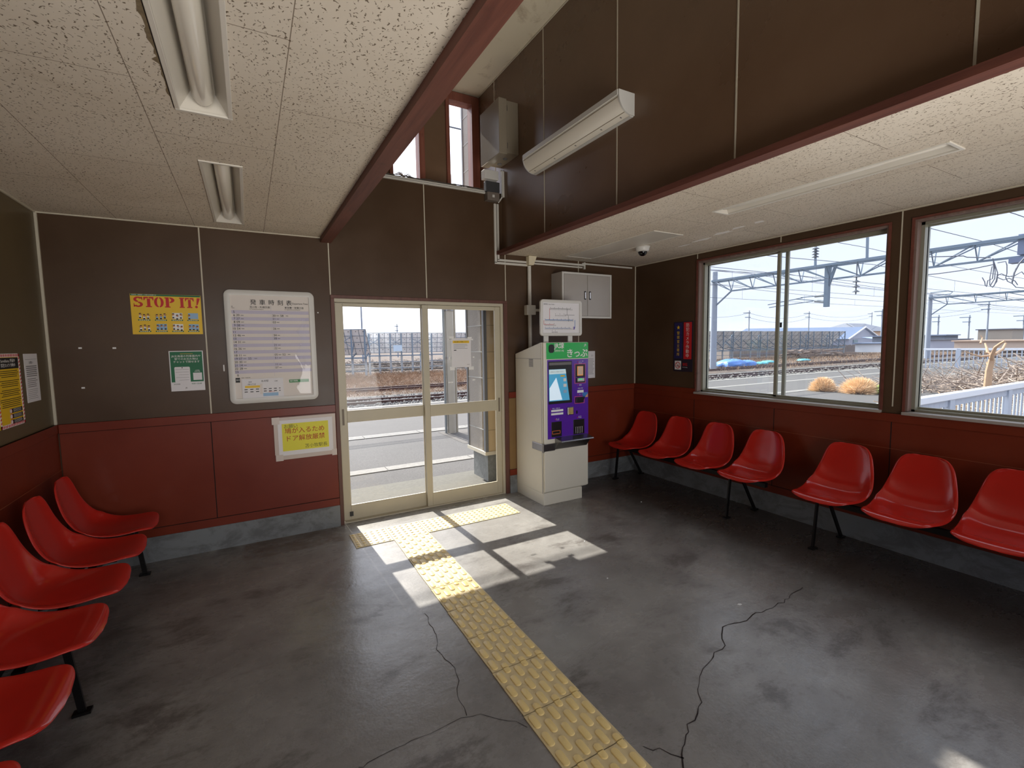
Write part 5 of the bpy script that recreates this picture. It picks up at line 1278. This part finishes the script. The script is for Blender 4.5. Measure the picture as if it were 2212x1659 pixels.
t = gantry(32, 20.75, 7.05, 6.30, 5.42, 1.0, 'large nearer lattice gantry carrying wires across the tracks, seen through both windows')
MB().bar((32, 12.37, 6.4), (32, 12.37, 3.68), .26, .26).bar((32, 11.9, 6.3), (32, 12.3, 5.0), .14, .14).build('hanging_post', M_galv, t)
MB().bar((32, 12.4, 4.45), (32, 14.0, 4.42), .05).bar((32, 12.4, 4.02), (32, 14.3, 4.35), .05).bar((32, 13.2, 4.12), (32, 16.2, 3.92), .05).bar((32, 13.9, 4.40), (32, 16.3, 4.12), .05).build('cantilever', M_galv, t)
MB().cyl((32, 12.5, 4.44), (32, 13.1, 4.43), .09).cyl((32, 12.5, 4.02), (32, 13.1, 4.12), .09).build('insulator', mat('insulator_grey', (150, 156, 160), .5), t)
for y in (13.15, 10.2, 8.7): MB().bar((32, y, 6.3), (32, y+.05, 8.6), .11, .11).build('mast', M_galv, t)
for y in (5.15,): MB().box(31.7, 32.3, 3.0, 3.77, 5.5, 6.45).box(31.7, 32.3, 2.9, 4.05, 5.13, 5.38).build('equipment_box', mat('gantry_box', (110, 122, 150), .6), t)
def insul(x, y, z0, z1, label):
    mb = MB().cyl((x, y, z0), (x, y, z1), .035, n=8)
    for k in range(4): z = z0+(z1-z0)*(.08+.16*k); mb.cyl((x, y, z), (x, y, z+.10), .20, .05, 12)
    tag(mb.build('insulator_string', mat('insulator_dark', (86, 92, 102), .5)), label, 'insulator', 'insulator strings on the overhead line')
insul(30, 9.8, 4.15, 5.9, 'string of dark disc insulators hanging in the upper right of the left window')
insul(30, 12.1, 6.55, 7.6, 'short insulator string high at the top edge of the left window')
t = gantry(66, 18.9, 6.4, 6.02, 5.22, -14, 'smaller farther lattice gantry seen low in the right window', .10, 2.3)
MB().tube([(66, 18.9, 6.6), (66, 17.4, 6.65), (66, 17.0, 6.5), (66, 17.2, 6.3), (66, 18.9, 6.2)], .05, 6).build('loop_arm', M_galv, t)
# overhead wires along the tracks
wires = [(14.9, 5.05, 6.1, 'contact'), (20.4, 5.0, 6.0, 'b'), (9.9, 4.9, 6.0, 'c')]
def wire(pts, r, label): tag(MB().tube(pts, r, 5).build('overhead_wire', M_wire), label, 'wire', 'overhead wires above the tracks')
k = 0
for y, zc, zm, nm in wires:
    for zz, rr in ((zc, .013), (zm, .016)):
        k += 1; pts = []
        for i in range(0, 60):
            x = -20+i*4.0; ph = ((x-32) % 50)/50; pts.append((x, y+.0, zz-(.0 if zz == zc else .9*4*ph*(1-ph)*.5)))
        wire(pts, rr, 'thin dark overhead wire running along the tracks')
    dr = MB()
for (y, z) in ((20.9, 7.4), (20.4, 7.2), (6.2, 7.1), (3.0, 6.9), (12.2, 7.9)):
    wire([(-20+i*8, y, z-.5*4*(((-20+i*8-32) % 60)/60)*(1-((-20+i*8-32) % 60)/60)) for i in range(30)], .018, 'thin dark overhead wire running along the tracks')
# droppers
for (y, zc, zm) in ((14.9, 5.05, 6.1), (20.4, 5.0, 6.0), (9.9, 4.9, 6.0)):
    for i in range(6):
        x = 26+i*9; ph = ((x-32) % 50)/50; tag(MB().cyl((x, y, zc), (x, y, zm-1.8*ph*(1-ph)), .007, n=4).build('dropper_wire', M_wire), 'thin vertical dropper between overhead wires', 'wire', 'droppers between the overhead wires')
# tangle of feeder cables under the nearer gantry at the right
mb = MB()
def arc(pts, r=.020): mb.tube([(31, y, z) for y, z in pts], r, 5)
arc([(7.13, 5.90), (6.3, 5.78), (5.51, 5.68), (5.37, 5.59), (4.95, 5.51), (4.49, 5.42)], .026)
arc([(4.42, 5.38), (4.32, 5.04), (4.21, 4.65), (4.24, 4.30), (4.31, 4.04), (4.39, 4.02), (4.46, 4.12), (4.47, 4.5), (4.42, 5.0)])
arc([(4.40, 5.34), (4.36, 4.9), (4.38, 4.4), (4.54, 4.34), (4.57, 4.04), (4.62, 4.1), (4.65, 4.29), (4.75, 4.51)])
arc([(4.34, 5.1), (4.30, 4.7), (4.30, 4.4), (4.44, 4.08), (4.36, 3.98), (4.22, 4.25), (4.20, 4.6)])
arc([(4.24, 5.14), (3.96, 5.16), (3.91, 4.98), (3.89, 4.60), (3.92, 4.40), (3.85, 4.22), (3.68, 4.09), (3.55, 3.90), (3.28, 3.84), (3.0, 3.95)])
arc([(4.23, 4.53), (4.08, 4.60), (3.93, 4.49), (3.82, 4.43), (3.62, 4.45), (3.40, 4.6), (3.2, 4.3)])
arc([(4.22, 4.45), (4.0, 4.3), (3.8, 4.35), (3.6, 4.2), (3.5, 4.0)]); arc([(7.11, 4.94), (6.4, 4.93), (5.62, 4.96), (5.0, 5.0), (4.38, 5.08)], .024)
arc([(3.7, 4.1), (3.64, 4.6), (3.5, 5.0), (3.3, 5.3)], .035)
tag(mb.build('feeder_cables', M_wire), 'looping feeder cables hanging below the gantry in the right window', 'cable')

# ---------------------------------------------------------------- utility poles
def upole(x, y, h, label, arms=2, r=.13, w=1.3):
    t = thing('utility_pole', label, 'utility pole', (x, y, GZ), 'distant utility poles')
    MB().cyl((x, y, GZ-.1), (x, y, h), r, r*.7, 10).build('pole', M_pole if False else mat('far_pole_grey', (140, 148, 160), .8), t)
    for k in range(arms): MB().box(x-w*.2, x+w*.2, y-w*.1, y+w*.9 if k % 2 == 0 else y+w*.6, h-.5-k*.9, h-.38-k*.9).build('crossarm', M_galv, t)
    return t
import itertools
def far(px_ang, d): pass
UP = [(87.4, 55, 7.6, 'utility pole with crossarms behind the solar panels in the left half of the left window'),
      (118, 60, 8.4, 'utility pole rising behind the blue roof in the right half of the left window'),
      (181, 74, 10.4, 'utility pole above the peach house at the right edge of the left window'),
      (12.65, 60, 9.0, 'dark utility pole behind the solar panels in the left door glass'),
      (25.8, 90, 6.0, 'short distant pole with a small top bar in the middle of the door glass')]
for x, y, h, lb in UP: upole(x, y, h, lb)
for x, y, h, lb in ((121, 46.2, 8.0, 'tall distant pole close to the left jamb in the right window'), (122, 41.6, 6.6, 'distant pole second from the left in the right window'), (122, 36.8, 6.2, 'distant street light pole in the right window, left part'), (125, 33.0, 6.0, 'short distant pole above the grey sheds in the right window'), (118, 28.4, 8.0, 'taller distant pole with a transformer in the right window'), (130, 26.6, 6.0, 'distant pole behind the tan building'), (130, 16.5, 8.2, 'distant pole with wires right of the tan building'), (130, 12.0, 8.0, 'distant pole at the right edge of the right window')):
    upole(x, y, h, lb, 2, .16, 1.6)
for (p, q) in (((87.4, 55, 7.1), (118, 60, 7.9)), ((118, 60, 7.9), (181, 74, 9.9)), ((87.4, 55, 6.2), (118, 60, 6.9)), ((118, 60, 6.9), (181, 74, 8.8)), ((60, 52, 7.0), (87.4, 55, 7.1)), ((120, 44.5, 7.4), (118, 28.4, 7.5)), ((118, 28.4, 7.5), (130, 16.5, 7.8)), ((130, 16.5, 7.8), (130, -6, 7.8)), ((120, 44.5, 6.6), (118, 28.4, 6.8)), ((118, 28.4, 6.8), (130, 12.0, 7.0))):
    pts = []
    for i in range(13):
        f = i/12; pts.append((p[0]+(q[0]-p[0])*f, p[1]+(q[1]-p[1])*f, p[2]+(q[2]-p[2])*f-1.1*4*f*(1-f)))
    tag(MB().tube(pts, .03, 4).build('power_line', M_wire), 'sagging thin power line between distant utility poles', 'wire', 'power lines between the utility poles')

# ---------------------------------------------------------------- houses
t = thing('house', 'pale grey house with long blue-grey gable roof behind the solar panels', 'house', (135, 62, GZ))
# gable end faces the camera's side: ridge runs to the left
MB().prism([(137, 60, GZ), (152, 60, GZ), (152, 60, 1.75), (137, 60, 1.75)], (-28, 14, 0)).build('wall', M_hwall, t)
MB().prism([(136.6, 59.9, 1.7), (152.4, 59.9, 1.7), (144.4, 59.9, 4.65)], (-2, 1, 0)).build('gable', mat('gable_grey', (164, 168, 184), .8, 0, .03, .5), t)
rf = MB().prism([(135.9, 59.6, 1.62), (144.4, 59.6, 4.8), (144.4, 59.6, 4.62), (136.4, 59.6, 1.55)], (-29, 15, 0)); rf.prism([(153.1, 59.6, 1.62), (144.4, 59.6, 4.8), (144.4, 59.6, 4.62), (152.6, 59.6, 1.55)], (-29, 15, 0)); rf.build('roof', M_roofb, t)
MB().bar((135.9, 59.5, 1.62), (144.4, 59.5, 4.78), .25, .25).bar((153.1, 59.5, 1.62), (144.4, 59.5, 4.78), .25, .25).build('barge_board', M_hwhite, t)
MB().box(139.0, 141.2, 59.8, 60.1, .5, 1.4).build('window', mat('far_window', (110, 132, 142), .2), t)
t = thing('house', 'peach-coloured house with dark grey roof at the right of the left window', 'house', (160, 66, GZ))
MB().box(151.5, 172, 64, 76, GZ, 3.9).build('wall', M_hpeach, t)
MB().prism([(150.5, 63.5, 3.8), (173, 63.5, 3.8), (166, 69, 6.1), (155, 69, 6.1)], (0, .4, .2)).prism([(150.5, 63.5, 3.8), (155, 69, 6.1), (155, 70, 6.1), (150.5, 76, 3.8)], (.4, 0, .2)).build('roof', M_roofd, t)
t = thing('shed', 'low white shed with flat dark-edged roof in front of the peach house', 'shed', (140, 50, GZ))
MB().box(131, 150, 47, 52, GZ, .75).build('wall', M_hwhite, t); MB().prism([(126, 46.2, .75), (152, 46.2, .75), (152, 46.2, .92), (126, 46.2, .92)], (0, 6, 1.1)).build('roof', M_roofb, t)
# plank fence behind the yard
mb = MB(); rf_ = random.Random(5)
for i in range(120):
    x = 58+i*.42; mb.box(x, x+.36, 38, 38.08, GZ-.1, .55+rf_.uniform(-.05, .12))
tag(mb.build('plank_fence', M_plank), 'weathered grey plank fence behind the yard below the houses', 'fence')
# timber heap
mb = MB(); rt = random.Random(9)
for i in range(46):
    x = rt.uniform(56, 70); y = rt.uniform(28.6, 30.5); l_ = rt.uniform(1.5, 4); a = rt.gauss(0, .18); z = GZ+rt.uniform(.0, .8)
    mb.bar((x, y, z), (x+l_*math.cos(a), y+l_*math.sin(a), z+rt.uniform(-.1, .15)), rt.uniform(.12, .3), rt.uniform(.08, .18))
tag(mb.build('timber_heap', mat('old_timber', (122, 106, 96), .9, 0, .45, 1.5)), 'heap of old grey sleepers and timber in the yard below the solar panels', 'timber', kind='stuff')
# tarpaulin heap and teal bags
def lump(nm, m, cx, cy, z, sx, sy, sz, seed, label, cat, group=None):
    rl = random.Random(seed); mb = MB(); nn, kk = 20, 9; vs = []
    for j in range(kk+1):
        ph = math.pi/2*j/kk
        for i in range(nn):
            a = 6.2832*i/nn; r_ = 1+.16*math.sin(3*a+seed)+.08*math.sin(7*a)+rl.uniform(-.06, .06)
            vs.append((cx+sx*r_*math.cos(ph)*math.cos(a), cy+sy*r_*math.cos(ph)*math.sin(a), z+sz*(math.sin(ph)**.7)*(1+rl.uniform(-.10, .10)*(j > 0))))
    fs = [(j*nn+i, j*nn+(i+1) % nn, (j+1)*nn+(i+1) % nn, (j+1)*nn+i) for j in range(kk) for i in range(nn)]
    mb._add(vs, fs); return tag(mb.build(nm, m, smooth=True, ang=60), label, cat, group)
lump('tarpaulin_heap', M_tarp, 37.0, 22.7, GZ-.05, 1.5, 1.0, .62, 2, 'blue tarpaulin-covered heap right of the gantry pole in the left window', 'tarpaulin')
lump('tarpaulin_heap', M_tarp, 38.9, 22.6, GZ-.05, 1.0, .8, .48, 5, 'smaller darker end of the blue tarpaulin heap, to its right', 'tarpaulin')
for k, (x, y) in enumerate(((42.3, 23.2), (45.2, 24.4), (51.5, 24.4))):
    lump('teal_bag', M_teal, x, y, GZ-.05, .85, .5, .22, 7+k, ['flat teal bag in the grass, nearest the tarpaulin heap', 'teal bag in the grass, middle of three', 'teal bag in the grass just right of the window mullion'][k], 'bag', 'teal bags lying in the grass')
# straw-coloured round bushes by the platform kerb
def straw_bush(cx, cy, r, h, seed, label):
    rs = random.Random(seed); mb = MB()
    mb.ball((cx, cy, -.1+h*.35), r*.62, 14, 8, (1, 1, h/r*.6))
    for i in range(4200):
        a = rs.uniform(0, 6.28); el = rs.uniform(.0, 1.5); q = rs.uniform(.75, 1.08)
        x, y, z = r*q*math.cos(el)*math.cos(a), r*q*math.cos(el)*math.sin(a), h*q*math.sin(el)*.92+.05
        b = Vector((cx+x*.45, cy+y*.45, -.1+z*.5)); e_ = Vector((cx+x+rs.gauss(0, .04), cy+y+rs.gauss(0, .04), -.1+z)); d = (e_-b).cross(Vector((rs.random()-.5, rs.random()-.5, rs.random()-.5))).normalized()*.016
        mb._add([b-d, b+d, e_], [(0, 1, 2)])
    tag(mb.build('straw_bush', M_straw), label, 'bush', 'straw-coloured bushes outside the window')
straw_bush(15.0, 3.72, .40, .50, 1, 'round straw-coloured dry bush outside the left window, the left and smaller one')
straw_bush(15.2, 2.80, .58, .54, 2, 'wider straw-coloured dry bush outside the left window, right of the smaller one')
rs = random.Random(4); mb = MB()
for i in range(1100):
    a = rs.uniform(0, 6.28); el = rs.uniform(-.1, 1.5); q = .7*rs.uniform(.5, 1.05); q *= .55; c = Vector((15.4+q*math.cos(el)*math.cos(a), 2.12+q*.8*math.cos(el)*math.sin(a), .0+q*.9*math.sin(el)))
    u = Vector((rs.gauss(0, 1), rs.gauss(0, 1), rs.gauss(0, 1))).normalized()*.05; v = u.orthogonal().normalized()*.022
    mb._add([c-u, c+v, c+u, c-v], [(0, 1, 2, 3)])
tag(mb.build('leafy_shrub', M_leaf), 'low yellow-green leafy shrub at the right jamb of the left window', 'shrub')

# ---------------------------------------------------------------- right window: railing, tree, brush, tall fence, sheds
t = thing('railing', 'white capped picket railing crossing the bottom of the right window', 'railing', (10, -1.4, -.1))
zr = .76; ry = -1.42
MB().box(4.6, 22, ry-.05, ry+.05, zr-.10, zr).build('cap_rail', M_fgrey2, t, bevel=.01)
MB().box(4.6, 22, ry-.012, ry+.012, .02, .08).box(4.6, 22, ry-.015, ry+.015, zr-.20, zr-.10).build('lower_rail', M_fgrey, t)
x = 5.95; i = 0
while x < 13:
    if i % 13 == 0: MB().box(x-.085, x+.085, ry-.04, ry+.04, -.12, zr-.02).build('post', M_fgrey, t)
    else: MB().cyl((x, ry, .05), (x, ry, zr-.12), .018, n=8).build('picket', M_fgrey, t)
    x += .19; i += 1
t = thing('mesh_fence', 'tall pale grey vertical-bar fence behind the pile of branches in the right window', 'fence', (30, 2, -.2))
fx = lambda y: 33.6-(y+2)*.28
MB().bar((fx(7.6), 7.6, .98), (fx(-14), -14, .98), .09, .10).bar((fx(7.6), 7.6, -.12), (fx(-14), -14, -.12), .08, .08).build('rail', M_fgrey2, t)
mb = MB(); y = 7.6; i = 0
while y > -14:
    mb.box(fx(y)-.02, fx(y)+.02, y-.02, y+.02, -.15, .95); y -= .16
mb.build('bars', M_fgrey, t); t.children[-1]['kind'] = 'stuff'
for y in (7.5, 5.6, 2.6, -.4, -3.4, -6.4, -9.4): MB().box(fx(y)-.06, fx(y)+.06, y-.09, y+.09, -.2, 1.02).build('post', M_fgrey, t)
# pollarded tree
t = thing('pollarded_tree', 'pale pollarded bare tree with stubby forked branches in the right window', 'tree', (14.2, -1.0, -.1))
def at(u, v, x):
    d = _f*1.0+_r*((u-1106)/FOC)-_u*((v-829.5)/FOC); return CAM+d*((x-CAM.x)/d.x)
TRX = 15.0
def br_(pts, r0, r1):
    P = [Vector((TRX+dx, y, z)) for dx, y, z in pts]; n = len(P); return MB().tube(P, [r0+(r1-r0)*i/(n-1) for i in range(n)], 9)
# trunk base ~ (2132,841), fork (2140,775)
B0 = at(2132, 852, TRX); F1 = at(2136, 800, TRX); F2 = at(2142, 776, TRX)
def P3(u, v, dx=0): p = at(u, v, TRX); return (dx, p.y, p.z)
br_([P3(2130, 862), P3(2133, 830), P3(2136, 800), P3(2139, 788), P3(2142, 776)], .080, .060).build('trunk', M_bark, t, smooth=True)
for pts, r0, r1 in (([P3(2142, 778), P3(2137, 765, .1), P3(2130, 762, .1), P3(2125, 752, .2), P3(2118, 742, .3)], .045, .018), ([P3(2142, 778), P3(2150, 765, -.2), P3(2160, 750, -.3), P3(2175, 741, -.4), P3(2187, 736, -.5)], .048, .02),
                    ([P3(2136, 805), P3(2130, 793, .2), P3(2128, 782, .2)], .045, .04), ([P3(2150, 765), P3(2156, 755, .3), P3(2160, 742, .4)], .035, .025), ([P3(2137, 768), P3(2126, 770, -.2), P3(2112, 765, -.3), P3(2098, 758, -.4)], .025, .01), ([P3(2118, 742), P3(2112, 730, .3), P3(2108, 724, .3)], .022, .008)):
    br_(pts, r0, r1).build('branch', M_bark, t, smooth=True)
# brush pile: one tangled mass of twigs
rs = random.Random(8); mb = MB()
for i in range(2600):
    y = rs.uniform(-5, 4.0); x = 16.5+rs.uniform(0, 7); hmax = (.10+1.05/(1+math.exp((y-1.3)*1.9)))*(1-abs(x-20)/8)
    z = -.1+rs.uniform(0, hmax); a = rs.uniform(0, 6.28); el = rs.gauss(0, .35); l_ = rs.uniform(.3, 1.3); d = Vector((math.cos(a)*math.cos(el), math.sin(a)*math.cos(el), math.sin(el)))*l_
    p = Vector((x, y, z)); mb.tube([p, p+d*.5+Vector((0, 0, rs.uniform(-.05, .05))), p+d], [rs.uniform(.010, .03), .012, .006], 3)
tag(mb.build('brush_pile', M_twig), 'tangled pile of cut branches behind the white railing in the right window', 'branches', kind='stuff')
rs = random.Random(18); mb = MB()
for i in range(500):
    y = rs.uniform(-5, 1.5); x = 12.5+rs.uniform(0, 13); p = Vector((x, y, -.08)); a = rs.uniform(0, 6.28); l_ = rs.uniform(.3, 1.0)
    mb.tube([p, p+Vector((math.cos(a)*l_, math.sin(a)*l_, rs.uniform(0, .15)))], .012, 3)
tag(mb.build('ground_twigs', M_bark), 'pale twigs and straw scattered on the ground beyond the railing', 'branches', kind='stuff')
struct(B(12, 30, -12, 3.9, -.12, -.095).build('floor_leaf_litter', mk_ballast('leaf_litter', (112, 98, 78), (74, 62, 50), 8)))
def shed(x0, y0, y1, h, m, label, mr=None, depth=6, z0=-.4):
    t = thing('building', label, 'building', (x0, (y0+y1)/2, z0)); MB().box(x0, x0+depth, y0, y1, z0, h).build('wall', m, t)
    MB().box(x0-.3, x0+depth+.3, y0-.3, y1+.3, h, h+.18).build('roof', mr or m, t); return t
shed(120, 25.6, 30.2, 2.9, M_htan, 'flat-roofed tan building in the distance in the right window', M_roofd)
shed(112, 32.4, 44, 2.0, mat('far_grey_shed', (104, 112, 126), .8), 'long low dark grey building in the distance at the left of the right window', M_roofb)
shed(104, 28.2, 32.2, 1.2, M_hwall, 'low pale house with dark window strip between the grey and tan buildings', M_roofd)
shed(96, 6, 26, .95, mat('far_tan_roof_shed', (196, 176, 160), .8), 'long low tan-roofed building below the tan block at the right', mat('tan_roof', (198, 172, 152), .8))
shed(80, 28.5, 32.5, .85, M_hwhite, 'small white truck-like shed beside the farther gantry pole', M_roofb, 4)
